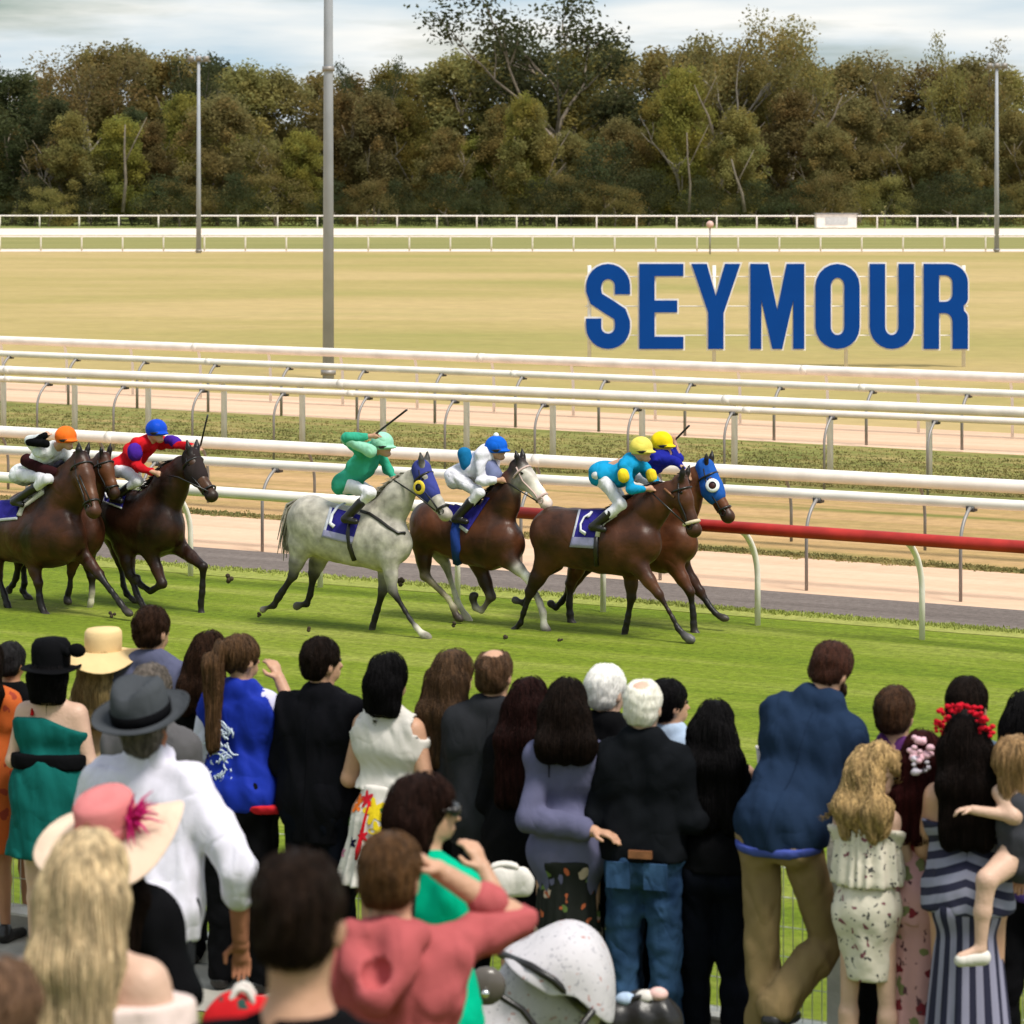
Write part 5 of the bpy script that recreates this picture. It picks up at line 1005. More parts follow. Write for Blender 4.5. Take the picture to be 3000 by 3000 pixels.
# ---- along the fence, left to right
person('woman in orange patterned dress cut off by the left edge', -22, 1212, .3, skin=SKIN_TAN, fem=True, hair=('long', DBR, .3), top=T(k='dress', m=spots('orange_print', (.50, .10, .02), [((.28, .04, .02), 14, .3)]), sleeve='long', hem=.55, flare=.24), arms=('front', 'rail'), yaw=20)
person('person with dark grey hair and black clothes between the orange sleeve and the black hat', 22, 1214, -.1, skin=SKIN_TAN, hair=('short', (.03, .028, .03)), fem=True, top=T(k='dress', m=BLACK, sleeve='short', hem=.48, flare=.2), yaw=22)
def bowhat(root, U, Lw, Hd, k, AJ, gar, FN):
    mb = MB(); c = Hd(.13, -.04, 1.76)
    for s in (-1, 1): mb.ball(c + Vector((s * .05, 0, .012)), .05, 10, 7, (1, .5, .75))
    mb.ball(c, .025); mb.build('bow', BLACK, root)
    gar('strap', [Cp(U(-.12, .02, 1.49), U(-.085, -.085, 1.40), .012, .012)], cloth((.35, .01, .01), 'red_strap'))
person('woman in black hat and dark green one-shoulder dress, bare upper back', 98, 1203, .55, fem=True, w=1.1, skin=SKIN_PALE, hair=('bob', BLKH, .22, 1.5), hat=('cloche', BLACK, BLACK), hatx=.07, top=T(k='dress', m=TEALD, neck=1.385, one=.35, hem=.62, flare=.24, belt=(1.14, BLACK)), arms=('front', 'front'), yaw=12, extra=bowhat, shoes=BROWNL)
STRAW = cloth((.72, .52, .27), 'straw', bump=.8, bs=50)
person('woman in a pale straw sun hat behind the black-hatted woman', 197, 1190, .15, fem=True, skin=SKIN, hair=('long', (.40, .28, .12), .3), hat=('wide', STRAW, STRAW, .35), hatx=.05, top=T(k='dress', m=cloth((.5, .38, .22), 'tan_cloth'), sleeve='short', hem=.6), yaw=25)
person('man with thick dark hair in a blue-violet suit jacket near the left', 288, 1146, .1, hair=('short', BRN), top=T(k='jacket', m=LAV, sleeve='long', hem=.8, loose=1.1), bottom=T(k='trousers', m=NAVYBLK), w=1.05, arms=('rail', 'rail'), yaw=28)
person('grey-brown haired man in a grey jacket directly behind the fedora', 288, 1219, 0, Y=13.6, hair=('buzz', GRYH), top=T(k='jacket', m=cloth((.10, .095, .10), 'grey_jacket'), sleeve='long', hem=.8), bottom=T(k='trousers', m=CHAR), h=1.80, arms=('front', 'front'), w=.95)
person('brown-haired woman in black behind the blue varsity jacket', 398, 1194, .1, fem=True, hair=('long', BRN, .24), top=T(k='shirt', m=BLACK, sleeve='long'), bottom=T(k='trousers', m=BLACK), yaw=20)
def varsity(root, U, Lw, Hd, k, AJ, gar, FN):
    for a, b, c, s in AJ: gar('sleeve', [Cp(a - (b - a) * .05, b, .080 * k, .066 * k, .02), Cp(b, b + (c - b) * .55, .066 * k, .052 * k, .02)], cloth((.62, .60, .78), 'varsity_white'), disp=folds(.010, 22, 7))
    gar('hem_band', [Cp(U(-.13, 0, .97), U(.13, 0, .97), .158 * k, .158 * k, .03, ((0, 1, 0), .9))], cloth((.55, .02, .03), 'band_red'), [((0, 0, 1), .945 * k), ((0, 0, -1), -.90 * k)])
    rr = random.Random(3); mb = MB()
    for i in range(60):
        x = rr.gauss(-.045, .035); z = rr.uniform(1.06, 1.34); p = U(x, -.134 - .01 * abs(x), z); d = Vector((rr.gauss(0, .014), 0, rr.gauss(0, .018))); q_ = Vector((d.z, 0, -d.x)) * rr.uniform(-1, 1); mb.tube([p - d, p - d * .3 + q_ * .6, p + d * .4 + q_ * .5, p + d], [.003, .005, .005, .002], 4, True)
    mb.build('back_print', cloth((.6, .68, .8), 'print_white'), root)
person('woman with brown ponytail in blue varsity jacket with white sleeves, hand at her face', 455, 1199, .5, fem=True, hair=('pony', (.12, .06, .026), .42, -.075), top=T(k='jacket', m=cloth((.012, .03, .32), 'varsity_blue', .6), sleeve=None, hem=.90, loose=1.1, flare=.17), bottom=T(k='trousers', m=BLACK), arms=('front', ((.33, .06, 1.20), (.13, .17, 1.50))), yaw=22, turn=25, extra=varsity)
person('man in a long black suit with brown hair, seen from behind', 608, 1205, .45, hair=('short', DBR), top=T(k='jacket', m=SUIT, sleeve='long', hem=.78, loose=1.1), bottom=T(k='trousers', m=NAVYBLK), w=1.04, arms=('front', 'front'), yaw=30, turn=25)
def skirtfl(root, U, Lw, Hd, k, AJ, gar, FN):
    sk = [o for o in root.children if o.name.startswith('skirt')][0].data; bv = BVHTree.FromPolygons([v.co.copy() for v in sk.vertices], [tuple(p.vertices) for p in sk.polygons]); rr = random.Random(8)
    def pt(a, z):
        d = Vector((math.sin(a), -math.cos(a), 0)); h = bv.ray_cast(Vector((0, 0, z * k)) + d, -d); return (h[0], d) if h[0] else (Vector((0, 0, z * k)) + d * .2, d)
    def bloom(a, z, r, col, petals=5):
        c, d = pt(a, z); mb = MB(); u = d.cross(Vector((0, 0, 1))).normalized(); vs = [c + d * .006]; m_ = petals * 6
        for i in range(m_): t = 6.2832 * i / m_; q = r * (.72 + .28 * math.cos(petals * t)); a2 = a - q * math.cos(t) / max(.12, Vector((c.x, c.y)).length); p_, d_ = pt(a2, z + q * math.sin(t) / k); vs.append(p_ + d_ * .004)
        mb.add(vs, [(0, 1 + i, 1 + (i + 1) % m_) for i in range(m_)]); mb.build('flower_print', cloth(col), root)
    Y_, R_, O_, G_, D_ = (.75, .55, .02), (.55, .015, .03), (.75, .16, .02), (.06, .16, .03), (.01, .01, .03)
    for a, z, r, c in ((.05, 1.02, .07, Y_), (.22, .93, .055, Y_), (-.35, 1.07, .045, R_), (-.75, 1.04, .05, O_), (-1.0, .95, .03, G_), (.55, 1.03, .05, G_), (.75, .93, .04, Y_), (-.25, .90, .035, R_), (.08, .84, .032, D_), (-.6, .86, .03, D_), (.45, .84, .04, R_), (-.95, .80, .03, (.5, .2, .3)), (.9, .8, .03, O_), (-.1, .74, .02, G_), (-1.3, 1.03, .05, R_), (1.2, 1.0, .05, G_), (1.4, .9, .04, O_)): bloom(a, z, r, c)
    mb = MB(); pts = [pt(-.18 - .02 * i, 1.06 - .045 * i) for i in range(7)]; mb.tube([p + d * .004 for p, d in pts], [.012, .014, .016, .018, .022, .028, .012], 6, True, .3); mb.build('ribbon_print', cloth((.5, .01, .02), 'ribbon_red'), root)
person('woman with black bob, white sleeveless top and white flower-printed skirt', 735, 1236, .55, fem=True, hair=('bob', BLKH, .2), top=T(k='vest', m=WBL, hem=1.10), bottom=T(k='skirt', m=WBL, hem=.66, top=1.13, r0=.12, r1=.27), arms=('front', 'front'), yaw=30, turn=15, extra=skirtfl, skin=SKIN)
person('woman with long auburn-brown hair and white blouse beside the balding man', 858, 1229, .35, fem=True, hair=('long', LBR, .36), top=T(k='shirt', m=WBL, sleeve='long', hem=.9), bottom=T(k='trousers', m=BLACK), yaw=35)
person('balding man in a charcoal jacket', 934, 1225, .45, hair=('ring', (.12, .06, .03)), skin=SKIN, top=T(k='jacket', m=CHAR, sleeve='long', hem=.75, loose=1.2), bottom=T(k='trousers', m=SUIT), w=1.05, yaw=18, arms=('rail', 'rail'))
person('woman with very long dark auburn hair and black dress', 1000, 1280, .55, fem=True, hair=('long', (.022, .007, .006), .42, 1.0), top=T(k='dress', m=BLACK, sleeve='long', hem=.52, flare=.22), yaw=22, w=1.1)
def floral(root, U, Lw, Hd, k, AJ, gar, FN): pass
person('woman in slate blue coat over a floral skirt with her arm round her neighbour', 1072, 1284, .85, fem=True, hair=('long', DBR, .17), top=T(k='jacket', m=SLAT, sleeve='long', hem=.72, loose=.9, flare=.155, fold=.005), bottom=T(k='skirt', m=spots('floral_black', (.012, .014, .012), [((.45, .35, .28), 11, .26), ((.40, .10, .04), 14, .22), ((.12, .18, .05), 13, .22)]), hem=.45, top=.95, r0=.15, r1=.19), arms=(((.16, -.10, 1.13), (-.12, -.17, 1.10)), 'front'), yaw=8, turn=15, w=.84)
person('white-haired man in black jacket left of the jeans wearer', 1146, 1256, .42, hair=('short', WHTH), skin=SKIN_PALE, top=T(k='jacket', m=BLACK, sleeve='long', hem=.84, loose=1.0), bottom=T(k='trousers', m=cloth((.012, .025, .05), 'navy_trousers')), w=1.0, yaw=22, turn=25)
def beltp(root, U, Lw, Hd, k, AJ, gar, FN):
    mb = MB(); mb.box(Lw(.02, -.165, 1.0), (.11, .02, .035)); mb.build('belt', BROWNL, root, smooth=False)
    for x in (-.085, .085): mb = MB(); mb.box(Lw(x, -.148, .90), (.11, .015, .12)); mb.build('pocket', DENIM, root, smooth=False)
person('white-haired man with pink bald spot in black jacket and blue jeans', 1215, 1284, .75, hair=('ring', (1.0, .96, .86)), skin=SKIN_PALE, top=T(k='jacket', m=cloth((.006, .007, .009), 'black_jacket'), sleeve='long', hem=.95, loose=1.1), bottom=T(k='jeans', m=DENIM), w=.88, yaw=15, turn=10, arms=('front', 'front'), extra=beltp)
person('black-haired man in a pale shirt half hidden behind the bald spot', 1262, 1284, .15, hair=('short', BLKH), top=T(k='shirt', m=LBL, sleeve='long', hem=.85, collar=1), bottom=T(k='trousers', m=BLACK), yaw=40, turn=25)
person('woman with long straight black hair in a black jumpsuit', 1350, 1325, .5, fem=True, hair=('long', BLKH, .42, 1.1), top=T(k='shirt', m=BLACK, sleeve=None, hem=.95), bottom=T(k='trousers', m=NAVYBLK), yaw=15, arms=('front', ((.30, .08, 1.20), (.30, .28, 1.27))), w=1.0)
def beard(root, U, Lw, Hd, k, AJ, gar, FN):
    v, q, _ = sculpt([El(Hd(0, .055, 1.555), [.058 * k, .05 * k, .05 * k], .02), Cp(Hd(-.06, .0, 1.6), Hd(-.03, .06, 1.55), .02, .02), Cp(Hd(.06, .0, 1.6), Hd(.03, .06, 1.55), .02, .02)], .01, .02, disp=folds(.004, 60, 2, (1, 1, 1))); put('beard', mesh('beard', v, q, hairmat(BRN)), root)
    gar('shirt', [Cp(Lw(-.045, -.01, .93), Lw(.045, -.01, .93), .128 * k, .135 * k, .03, ((0, 1, 0), 1.05))], cloth((.06, .085, .34), 'shirt_blue'), [((0, -.1, 1), .93 * k), ((0, .1, -1), -.892 * k)])
person('tall bearded man in blue blazer and khaki trousers leaning forward with crossed legs', 1582, 1218, .5, hair=('short', AUB), skin=SKIN, top=T(k='jacket', m=NVY, sleeve='long', hem=.90, loose=1.0, flare=.18, deep=.98), bottom=T(k='trousers', m=KHAKI, top=.94), arms=(((.17, .24, 1.2), (.10, .42, 1.1)), ((.25, .20, 1.22), (.25, .42, 1.12))), w=.82, yaw=25, turn=20, lean=20, hs=.86, roll=12, legs=((.075, .02, .49, .06, 0, .08), (.15, .12, .52, .02, -.10, .28)), extra=beard, zoff=.1)
person('brown-haired man in purple shirt behind the blonde girl', 1690, 1297, .35, hair=('short', (.075, .032, .014)), top=T(k='shirt', m=PUR, sleeve='long', collar=1, loose=1.2), bottom=T(k='trousers', m=BLACK), w=1.0, yaw=20, arms=('rail', 'rail'))
person('dark-haired man in light blue shirt behind the red flower headband', 1826, 1280, .35, hair=('short', DBR), top=T(k='shirt', m=LBL, sleeve='long', collar=1, loose=1.2), bottom=T(k='trousers', m=CHAR), w=.95, yaw=18)
person('black-haired person in purple at the right edge', 1940, 1308, .3, fem=True, hair=('long', BLKH, .3), top=T(k='shirt', m=cloth((.09, .06, .26), 'violet_cloth'), sleeve='long'), bottom=T(k='trousers', m=BLACK), yaw=10)
# ---- second row right
ROM = spots('cream_print', (.68, .62, .52), [((.06, .06, .06), 26, .24), ((.22, .08, .10), 17, .2)])
def ruffle(root, U, Lw, Hd, k, AJ, gar, FN):
    def fd(X): th = np.arctan2(X[..., 1], X[..., 0]); return (.012 * np.sin(th * 17 + 2 * np.sin(th * 4))).astype(np.float32)
    gar('ruffle', [Cp(U(0, 0, 1.36), U(0, 0, 1.12), .145 * k, .17 * k, .03, ((0, 1, 0), .85))], ROM, [((0, 0, 1), 1.375 * k), ((0, 0, -1), -1.10 * k)], fd)
person('girl with wavy blonde hair in cream printed off-shoulder playsuit, looking down', 1638, 1404, 0, Y=13.55, fem=True, skin=SKIN_PALE, hair=('curly', (.52, .34, .15), .24), top=T(k='dress', m=ROM, neck=1.37, hem=.66, flare=.15), bottom=None, arms=(((.17, .12, 1.15), (.05, .22, 1.15)), ((.17, .12, 1.15), (.05, .22, 1.15))), yaw=25, turn=68, tilt=25, extra=ruffle, w=.76)
PINKF = spots('pink_floral', (.50, .27, .27), [((.18, .02, .03), 12, .26), ((.16, .17, .07), 9, .25), ((.10, .04, .05), 20, .22)])
def clipf(root, U, Lw, Hd, k, AJ, gar, FN):
    flower(root, Hd(.02, -.125, 1.70), .058, cloth((.80, .50, .58), 'petal_pink'), 20, 2); flower(root, Hd(.02, -.13, 1.62), .052, cloth((.75, .68, .78), 'petal_white'), 20, 3)
person('woman in long pink floral dress with pink and white flowers pinned in dark red hair', 1742, 1382, 0, Y=13.6, fem=True, hair=('long', (.045, .008, .008), .30, .85), top=T(k='dress', m=PINKF, sleeve='short', hem=.9, loose=1.4), bottom=T(k='skirt', m=PINKF, hem=.12, top=1.05, r0=.13, r1=.24, nf=11), yaw=20, turn=5, extra=clipf)
STRP = bpy.data.materials.new('striped_cloth'); STRP.use_nodes = True; _t = STRP.node_tree; _b = _t.nodes['Principled BSDF']; _b.inputs['Roughness'].default_value = .85
_c = N(_t, 'ShaderNodeTexCoord'); _s = N(_t, 'ShaderNodeSeparateXYZ'); _a = N(_t, 'ShaderNodeMath', operation='ARCTAN2'); _m = N(_t, 'ShaderNodeMath', operation='MULTIPLY'); _m.inputs[1].default_value = 15; _w = N(_t, 'ShaderNodeMath', operation='SINE'); _g = N(_t, 'ShaderNodeMath', operation='GREATER_THAN'); _g.inputs[1].default_value = -.05; _x = N(_t, 'ShaderNodeMixRGB'); _x.inputs[1].default_value = (.012, .012, .04, 1); _x.inputs[2].default_value = (.26, .25, .36, 1)
_t.links.new(_c.outputs['Object'], _s.inputs[0]); _t.links.new(_s.outputs['Y'], _a.inputs[0]); _t.links.new(_s.outputs['X'], _a.inputs[1]); _t.links.new(_a.outputs[0], _m.inputs[0]); _t.links.new(_m.outputs[0], _w.inputs[0]); _t.links.new(_w.outputs[0], _g.inputs[0]); _t.links.new(_g.outputs[0], _x.inputs[0]); _t.links.new(_x.outputs[0], _b.inputs['Base Color'])
STRH = bpy.data.materials.new('hoop_striped_cloth'); STRH.use_nodes = True; _t = STRH.node_tree; _b = _t.nodes['Principled BSDF']; _b.inputs['Roughness'].default_value = .85
_c = N(_t, 'ShaderNodeTexCoord'); _s = N(_t, 'ShaderNodeSeparateXYZ'); _z = N(_t, 'ShaderNodeMath', operation='MULTIPLY'); _z.inputs[1].default_value = 88; _n = N(_t, 'ShaderNodeMath', operation='ABSOLUTE'); _n2 = N(_t, 'ShaderNodeMath', operation='MULTIPLY'); _n2.inputs[1].default_value = 30; _ad = N(_t, 'ShaderNodeMath', operation='ADD'); _w = N(_t, 'ShaderNodeMath', operation='SINE'); _g = N(_t, 'ShaderNodeMath', operation='GREATER_THAN'); _g.inputs[1].default_value = -.1; _x = N(_t, 'ShaderNodeMixRGB'); _x.inputs[1].default_value = (.012, .012, .04, 1); _x.inputs[2].default_value = (.24, .24, .33, 1)
_t.links.new(_c.outputs['Object'], _s.inputs[0]); _t.links.new(_s.outputs['Z'], _z.inputs[0]); _t.links.new(_s.outputs['X'], _n.inputs[0]); _t.links.new(_n.outputs[0], _n2.inputs[0]); _t.links.new(_z.outputs[0], _ad.inputs[0]); _t.links.new(_n2.outputs[0], _ad.inputs[1]); _t.links.new(_ad.outputs[0], _w.inputs[0]); _t.links.new(_w.outputs[0], _g.inputs[0]); _t.links.new(_g.outputs[0], _x.inputs[0]); _t.links.new(_x.outputs[0], _b.inputs['Base Color'])
def crown(root, U, Lw, Hd, k, AJ, gar, FN):
    for i in range(7): a = math.pi * (.02 + .96 * i / 6); flower(root, Hd(math.cos(a) * .105, -.075 - .02 * (i % 2), 1.69 + math.sin(a) * .105), .036, cloth((.60, .012, .03), 'petal_red'), 12, i + 5)
person('woman with long dark hair and red flower headband in navy striped dress, holding a child', 1826, 1345, 0, Y=13.35, fem=True, skin=SKIN, hair=('long', (.012, .007, .006), .36, .85), top=T(k='dress', m=STRH, neck=1.30, hem=.93), bottom=T(k='skirt', m=STRP, hem=.10, top=1.0, r0=.13, r1=.24, nf=9), yaw=12, w=.88, turn=10, arms=(((.185, .12, 1.15), (.08, .3, 1.12)), ((.26, .0, 1.12), (.22, .22, 1.02))), extra=crown)
# the carried child
def child():
    k = .62; Y = 13.2; c = P(1903 * V, 1500 * V, Y); root = empty('child', c, 0, 'small blonde child in a sleeveless top carried at the right edge, one leg dangling', 'child'); pp = lambda x, y, dy=0: P(x * V, y * V, Y + dy) - c
    hd = pp(1912, 1432); sk = [El(hd, (.072, .08, .088), .02), El(hd + Vector((.02, .03, -.04)), (.05, .055, .05), .02), Cp(hd + Vector((0, 0, -.07)), pp(1915, 1500), .035, .035, .02), Cp(pp(1915, 1500), pp(1925, 1600), .085, .09, .05), Cp(pp(1885, 1495, -.03), pp(1912, 1540, -.08), .034, .03, .02), Cp(pp(1912, 1540, -.08), pp(1835, 1528, -.06), .029, .021, .02)]
    sk += [Cp(pp(1915, 1615), pp(1862, 1660, -.14), .068, .045, .03), Cp(pp(1862, 1660, -.14), pp(1854, 1720, -.14), .043, .036, .02), Cp(pp(1854, 1720, -.14), pp(1850, 1790, -.14), .036, .024, .02), Cp(pp(1850, 1792, -.14), pp(1812, 1806, -.15), .024, .02, .02)]
    v, q, _ = sculpt(sk, .010, .02); hv = hand_mesh(pp(1835, 1528, -.06), Vector((-1, 0, 0)), 1, .7, .6); v, q = merge([(v, q), hv]); put('body', mesh('body', v, q, SKIN_PALE), root)
    v, q, _ = sculpt([Cp(pp(1854, 1806, -.14), pp(1812, 1812, -.15), .036, .028, .02)], .009, .02); put('shoe', mesh('shoe', v, q, WBL), root)
    v, q, _ = sculpt([Cp(pp(1920, 1520), pp(1928, 1620), .098, .105, .05)], .012, .03, disp=folds(.008, 30, 2)); put('dress', mesh('dress', v, q, cloth((.05, .05, .06), 'child_dress')), root)
    v, q, _ = sculpt([El(hd + Vector((-.005, -.015, .015)), (.085, .09, .092), .02), Cp(hd + Vector((-.03, -.04, -.02)), hd + Vector((-.035, -.05, -.16)), .05, .03, .03), Cp(hd + Vector((.03, -.04, -.02)), hd + Vector((.03, -.05, -.17)), .05, .03, .03)], .009, .02, disp=folds(.006, 60, 9, (1, 1, .2))); sv, sf = strands(v, q, 260, .16, .016, random.Random(4), .004); put('hair', mesh('hair', *merge([(v, q), (sv, sf)]), hairmat((.34, .20, .09))), root)
child()
# ---- middle and foreground
def fedp(root, U, Lw, Hd, k, AJ, gar, FN):
    a, b, c, s = AJ[1]
person('man in grey fedora and white shirt with rolled sleeve, dark trousers', 287, 1272, 0, Y=11.3, hair=('buzz', GRYH), skin=cloth((.33, .14, .08), 'skin_ruddy'), hat=('fedora', cloth((.055, .06, .068), 'felt_grey'), cloth((.055, .06, .068), 'felt_grey'), 0, BLACK), hatx=.09, top=T(k='shirt', m=WSH, sleeve='roll', hem=.86, flare=.205, deep=.9, loose=1.5, yoke=1, collar=1, fold=.010, ff=28), bottom=T(k='trousers', m=CHAR), w=1.02, yaw=15, turn=8, lean=8, tilt=-24, nl=-.03, arms=('front', ((.36, -.02, 1.12), (.34, .10, .87))))
PH = cloth((.62, .20, .20), 'hat_pink', bump=.6, bs=60)
def feath(root, U, Lw, Hd, k, AJ, gar, FN):
    mb = MB(); r = random.Random(2); c = Hd(.11, -.03, 1.76)
    for i in range(40): d = Vector((r.uniform(.2, 1), r.uniform(-.6, .4), r.uniform(-.6, .9))).normalized() * r.uniform(.05, .11); mb.tube([c, c + d * .6 + Vector((0, 0, .01)), c + d], [.006, .004, .001], 4, False)
    mb.build('feather_trim', cloth((.55, .02, .16), 'feather_pink'), root)
person('woman in cream wide-brimmed hat with pink crown and magenta trim', 226, 1456, 0, Y=9.1, fem=True, hair=('long', DBR, .3), hat=('wide', PH, cloth((.74, .55, .42), 'brim_cream', bump=.5, bs=60), .25, PH), hatx=.10, top=T(k='shirt', m=BLACK, sleeve='long'), bottom=T(k='trousers', m=BLACK), yaw=18, tilt=-20, extra=feath)
OFFS = cloth((.70, .56, .52), 'blush_cloth')
person('woman with long straight blonde hair and bare shoulders, large in the lower left', 172, 1572, 0, Y=6.9, fem=True, skin=SKIN_PALE, hair=('long', (.78, .58, .34), .44, .78), top=T(k='dress', m=OFFS, sleeve='short', neck=1.36, hem=.6, flare=.22, loose=2.2), arms=('front', 'front'), yaw=15, turn=5, vox=.011)
person('light-brown-haired person cut off by the bottom left corner', -5, 1815, 0, Y=5.3, hair=('short', (.22, .12, .07)), skin=SKIN_PALE, top=T(k='shirt', m=cloth((.3, .2, .15), 'tan_top'), sleeve='short'), bottom=T(k='trousers', m=CHAR), yaw=20)
person('woman with short brown hair and sunglasses in jade green top, turned to the right', 802, 1465, 0, Y=9.6, fem=True, hair=('bob', (.028, .012, .009), .2, 1.15), skin=SKIN, top=T(k='vest', m=GRNT, hem=.9, cap=1, loose=1.4), bottom=T(k='trousers', m=BLACK), arms=('front', ((.13, .26, 1.24), (.03, .27, 1.38))), yaw=40, turn=42, w=1.0, extra=lambda root, U, Lw, Hd, k, AJ, gar, FN: (gar('sunglasses', [Cp(Hd(-.045, .098, 1.642), Hd(-.012, .104, 1.640), .019, .019), Cp(Hd(.045, .098, 1.642), Hd(.012, .104, 1.640), .019, .019), Cp(Hd(.05, .09, 1.65), Hd(.082, 0, 1.64), .008, .006), Cp(Hd(-.05, .09, 1.65), Hd(-.082, 0, 1.64), .008, .006)], LEATHER, vx_=.007, kk=.005), gar('strap', [Cp(U(.06, -.115, 1.50), U(.05, -.135, 1.22), .012, .012), Cp(U(.06, -.115, 1.50), U(.08, .08, 1.42), .012, .012)], LEATHER, vx_=.008)))
def hood(root, U, Lw, Hd, k, AJ, gar, FN):
    gar('hood', [Cp(U(-.085, -.07, 1.485), U(.085, -.07, 1.485), .048 * k, .048 * k, .03), Cp(U(-.07, -.11, 1.42), U(0, -.155, 1.33), .045 * k, .04 * k, .04), Cp(U(.07, -.11, 1.42), U(0, -.155, 1.33), .045 * k, .04 * k, .04)], ROSE, disp=folds(.010, 24, 5), holes=[El(U(0, -.165, 1.40), (.04, .04, .045))], vx_=.010)
person('person with golden-brown hair in rose pink hooded top, hand raised to shade the eyes', 737, 1574, 0, Y=7.9, hair=('short', (.13, .060, .022)), skin=SKIN, top=T(k='shirt', m=ROSE, sleeve='roll', hem=.85, loose=1.3, fold=.009, ff=30), bottom=T(k='trousers', m=CHAR), arms=('front', ((.30, .18, 1.49), (.13, .09, 1.62))), yaw=12, turn=5, vox=.012, extra=hood, w=.82)
person('man with short dark brown hair, back of head large and blurred in the foreground', 566, 1607, 0, Y=5.4, nl=.035, hair=('buzz', (.022, .012, .008)), skin=SKIN, top=T(k='shirt', m=BLACK, sleeve='short', neck=1.505), bottom=T(k='trousers', m=CHAR), yaw=10, turn=5, vox=.011, w=.9)

# ------------------------------------------------------------------ fence, stroller, bags
fr = empty('mesh_fence', (0, 0, 0), 0, 'white wire mesh fence between the spectators and the turf', 'fence'); rz = -AX
def fp(t, z=0.0): p = ND * CF + TD * t; return Vector((p.x, p.y, z))
t_ref = Gd(2450, 3025, .85).dot(TD); t0 = t_ref - 2.5 * 4; t1 = t_ref + 2.5 * 2
mb = MB(); mb.tube([fp(t0, 0) , fp(t1, 0)], .01)
kb = MB(); c = (fp(t0) + fp(t1)) / 2; kb.box((c.x, c.y, .78), (t1 - t0, .16, .14), rz); kb.build('kerb', M_CONC, fr, smooth=False); kb = MB(); kb.box((c.x, c.y, .857), (t1 - t0, .165, .014), rz); kb.build('kerb_top', M_CONCW, fr, smooth=False)
pm = MB(); pm.box((0, 0, .55), (.07, .07, 1.12)); pme = pm.mesh('post', [M_CONCW], False)
wm = MB()
for i in range(50): wm.tube([(i * .05 + .025, 0, .02), (i * .05 + .025, 0, 1.05)], .0028, 3, False)
for j in range(8): wm.tube([(0, .004, .04 + j * .142), (2.5, .004, .04 + j * .142)], .0028, 3, False)
WIRE = mat('white_wire', (.62, .64, .58), .5, .05, 3); wme = wm.mesh('wire_panel', [WIRE], False)
tt_ = t0
while tt_ < t1 - .1:
    put('post', pme, fr, fp(tt_, .84), rz); o = put('wire_panel', wme, fr, fp(tt_, .85), rz); tt_ += 2.5
    k_ = MB(); k_.tube([(0, 0, 0), (2.5, 0, 0)], .016, 8); k_.build('top_rail', WIRE, fr, fp(tt_ - 2.5, 1.93), rz=rz)

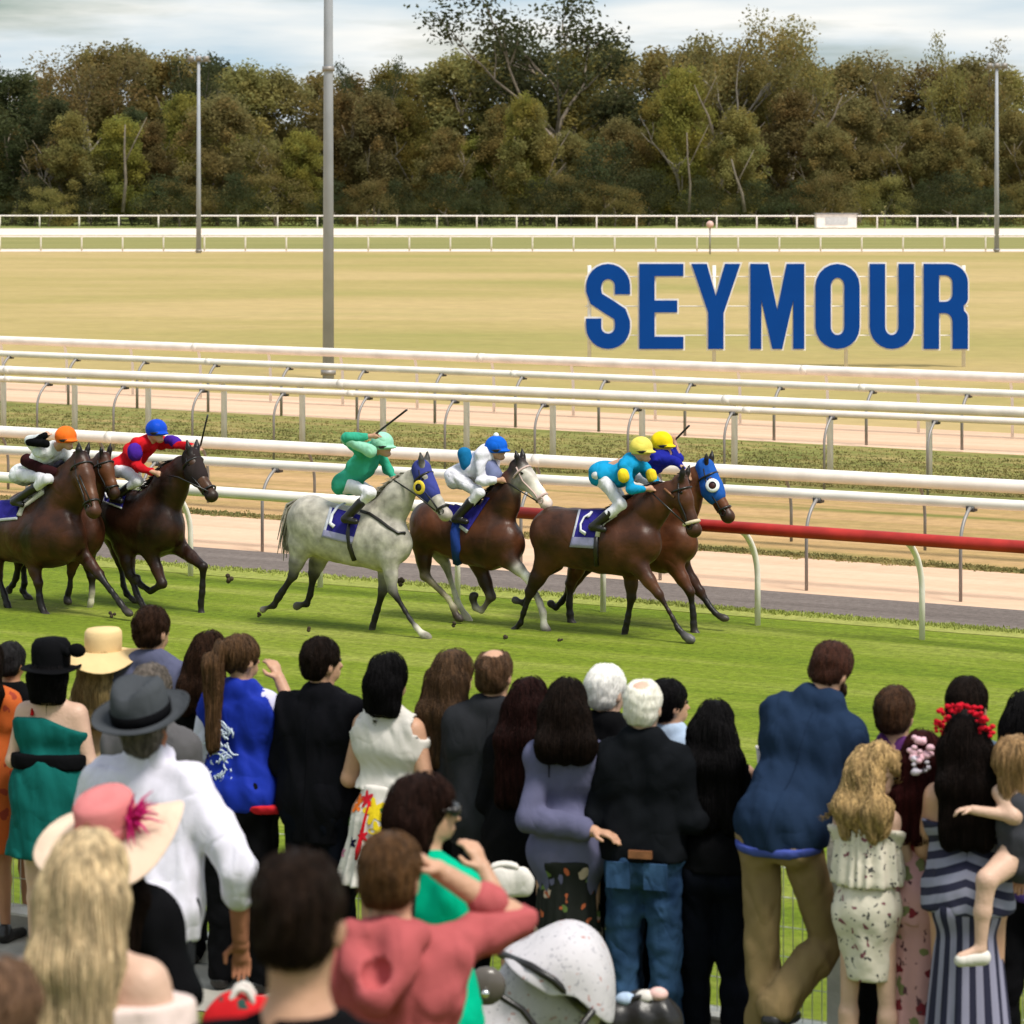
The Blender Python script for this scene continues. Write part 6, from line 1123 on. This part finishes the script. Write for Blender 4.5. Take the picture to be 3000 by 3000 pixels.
def stroller():
    Y = 12.0; b = P(1065 * V, 1932 * V, Y); g = gz(b.x, Y); root = empty('stroller', (b.x, Y, g), 0, 'stroller with a rounded pale spotted canopy and black frame', 'stroller'); q = lambda x, y, dy=0: P(x * V, y * V, Y + dy) - root.location
    CAN = spots('canopy_print', (.55, .52, .55), [((.25, .24, .28), 34, .2), ((.42, .22, .20), 21, .16)])
    # canopy: shell swept between hoops that fan out from a hinge
    hinge = q(1120, 1905); arcs = []; outl = [(1160, 1925), (1163, 1870), (1160, 1820), (1140, 1770), (1110, 1745), (1070, 1735), (1030, 1752), (990, 1775), (945, 1797)]
    vs = []; n = 12
    for j, (x, y) in enumerate(outl):
        for i in range(n + 1):
            a = math.pi * i / n; e = q(x, y); inner = q(1085 - j * 6, 1850); s = math.sin(a) ** .6; w_ = -math.cos(a) * .24; p = inner * (1 - s) + e * s; vs.append((p.x, p.y + w_, p.z))
    fs = [(j * (n + 1) + i, j * (n + 1) + i + 1, (j + 1) * (n + 1) + i + 1, (j + 1) * (n + 1) + i) for j in range(len(outl) - 1) for i in range(n)]
    o = put('canopy', mesh('canopy', vs, fs, CAN), root); md = o.modifiers.new('s', 'SOLIDIFY'); md.thickness = .012; sb = o.modifiers.new('b', 'SUBSURF'); sb.levels = 1; sb.render_levels = 2
    mb = MB(); mb.tube([q(945, 1800, -.02), q(1000, 1822, -.2), q(1045, 1850, -.25), q(1085, 1890, -.2), q(1120, 1925)], .016, 8); mb.tube([q(945, 1800, .02), q(1000, 1822, .2), q(1045, 1850, .25), q(1120, 1925, .1)], .016, 8); mb.build('canopy_hoop', LEATHER, root)
    v, q2, _ = sculpt([Cp(q(1010, 1860), q(960, 1945), .14, .17, .05), Cp(q(1010, 1860), q(1075, 1905), .12, .12, .05)], .014, .05, disp=folds(.006, 20, 2)); put('seat_cover', mesh('seat_cover', v, q2, CAN), root)
    mb = MB()
    for s in (-.24, .24): mb.tube([q(905, 1855, s), q(985, 1905, s), q(1050, 1990, s), q(1120, 2080, s)], .014, 8); mb.tube([q(1120, 1905, s), q(1060, 1985, s), q(960, 2090, s)], .014, 8)
    mb.tube([q(905, 1855, -.24), q(895, 1840, 0), q(905, 1855, .24)], .02, 8); mb.build('frame', LEATHER, root)
    for x, y, s in ((1120, 2085, -.24), (1120, 2085, .24), (960, 2090, -.24), (960, 2090, .24)):
        c = q(x, y, s); c.z = .12; m2 = MB(); ring(m2, Vector((0, 0, 0)), Vector((0, 1, 0)), .10, .02, 18, up=Vector((1, 0, 0))); 
        for a in range(5): m2.tube([(0, 0, 0), (.09 * math.cos(a * 1.257), 0, .09 * math.sin(a * 1.257))], .008, 5)
        m2.build('wheel', LEATHER, root, c)
    m3 = MB(); m3.ball(q(918, 1860, -.28), .075, 12, 8, (1, .5, 1)); m3.build('cup_holder', mat('smoky_plastic', (.10, .085, .075), .25), root); m3 = MB(); m3.ball(q(916, 1875, -.335), .017); m3.build('chrome_stud', mat('chrome', (.8, .8, .78), .12, 0, 1, metal=1), root)
stroller()
def bag(name, label, cat, vx, vy, Y, size, m, handle, hm, extras=()):
    p = P(vx * V, vy * V, Y); root = empty(name, (p.x, Y, p.z - size[2] / 2), 0, label, cat)
    v, q, _ = sculpt([Cp((-size[0] * .36, 0, size[2] * .25), (size[0] * .36, 0, size[2] * .25), size[1] * .5, size[1] * .5, .04), Cp((-size[0] * .32, 0, size[2] * .7), (size[0] * .32, 0, size[2] * .7), size[1] * .42, size[1] * .42, .05), Cp((-size[0] * .4, 0, size[2] * .5), (size[0] * .4, 0, size[2] * .5), size[1] * .45, size[1] * .45, .04)], .010, .04, disp=folds(.005, 26, 3)); put('bag_body', mesh('bag_body', v, q, m), root)
    for s in (-.25, .25):
        mb = MB(); mb.tube([(-size[0] * .22, size[1] * s, size[2] * .85)] + [(size[0] * .22 * math.cos(math.pi * (1 - i / 6)), size[1] * s, size[2] * .85 + handle * math.sin(math.pi * i / 6)) for i in range(1, 6)] + [(size[0] * .22, size[1] * s, size[2] * .85)], .010, 7); mb.build('handle', hm, root)
    return root
_r = bag('floral_bag', 'red and white flowered bag with upright white handle near the bottom left', 'bag', 458, 1925, 8.6, (.14, .10, .13), spots('red_floral', (.55, .01, .015), [((.75, .7, .62), 12, .3), ((.02, .06, .05), 17, .2)]), .05, WBL)
bag('white_bag', 'white square handbag beside the slate blue coat', 'bag', 952, 1662, 13.6, (.26, .07, .16), WBL, .02, WBL)
bag('brown_bag', 'brown leather shoulder bag with pale strap between jeans and black jumpsuit', 'bag', 1292, 1650, 14.4, (.16, .09, .22), BROWNL, .12, cloth((.35, .33, .30), 'pale_strap'))
_r = bag('nappy_bag', 'open black carry bag with pale baby things inside, right of the stroller', 'bag', 1208, 1925, 12.3, (.24, .16, .16), LEATHER, .05, LEATHER)
for x, c, m in ((-.06, .17, LBL), (.02, .18, WBL), (.07, .19, cloth((.7, .45, .42), 'baby_pink'))):
    mb = MB(); mb.ball((_r.location.x + x, _r.location.y - .02, _r.location.z + c), .035, 10, 7, (1.2, 1, .8)); o = mb.build('baby_cloth', m, None); tag(o, {LBL: 'folded light blue baby cloth in the black carry bag', WBL: 'folded white baby cloth in the black carry bag'}.get(m, 'folded pink baby cloth in the black carry bag'), 'cloth')
# clods kicked up and a printed race card in the white-shirted man's hand
mb = MB(); 
for px, py in ((668, 1693), (1175, 1700)):
    m2 = MB(); rr = random.Random(px); [m2.ball((rr.gauss(0, .015), rr.gauss(0, .015), rr.gauss(0, .015)), .028, 6, 5) for _ in range(5)]; o = m2.build('turf_clod', mat('soil', (.05, .035, .02), .95, .3), None, P(px, py, 34.6)); tag(o, 'small dark clod of turf flying %s' % ('behind the grey horse' if px < 900 else 'under the grey horse'), 'clod')

p = P(1441 * V, 1432 * V, 14.75); o = empty('paper_cup', p, 0, 'white paper cup held up between the black jumpsuit and the blue blazer', 'cup')
mb = MB(); mb.tube([(0, 0, -.055), (0, 0, .055)], [.028, .038], 14, False); mb.build('cup_wall', WBL, o); mb = MB(); mb.tube([(0, 0, .05), (0, 0, .062)], .041, 14); mb.build('lid', WHITE, o)
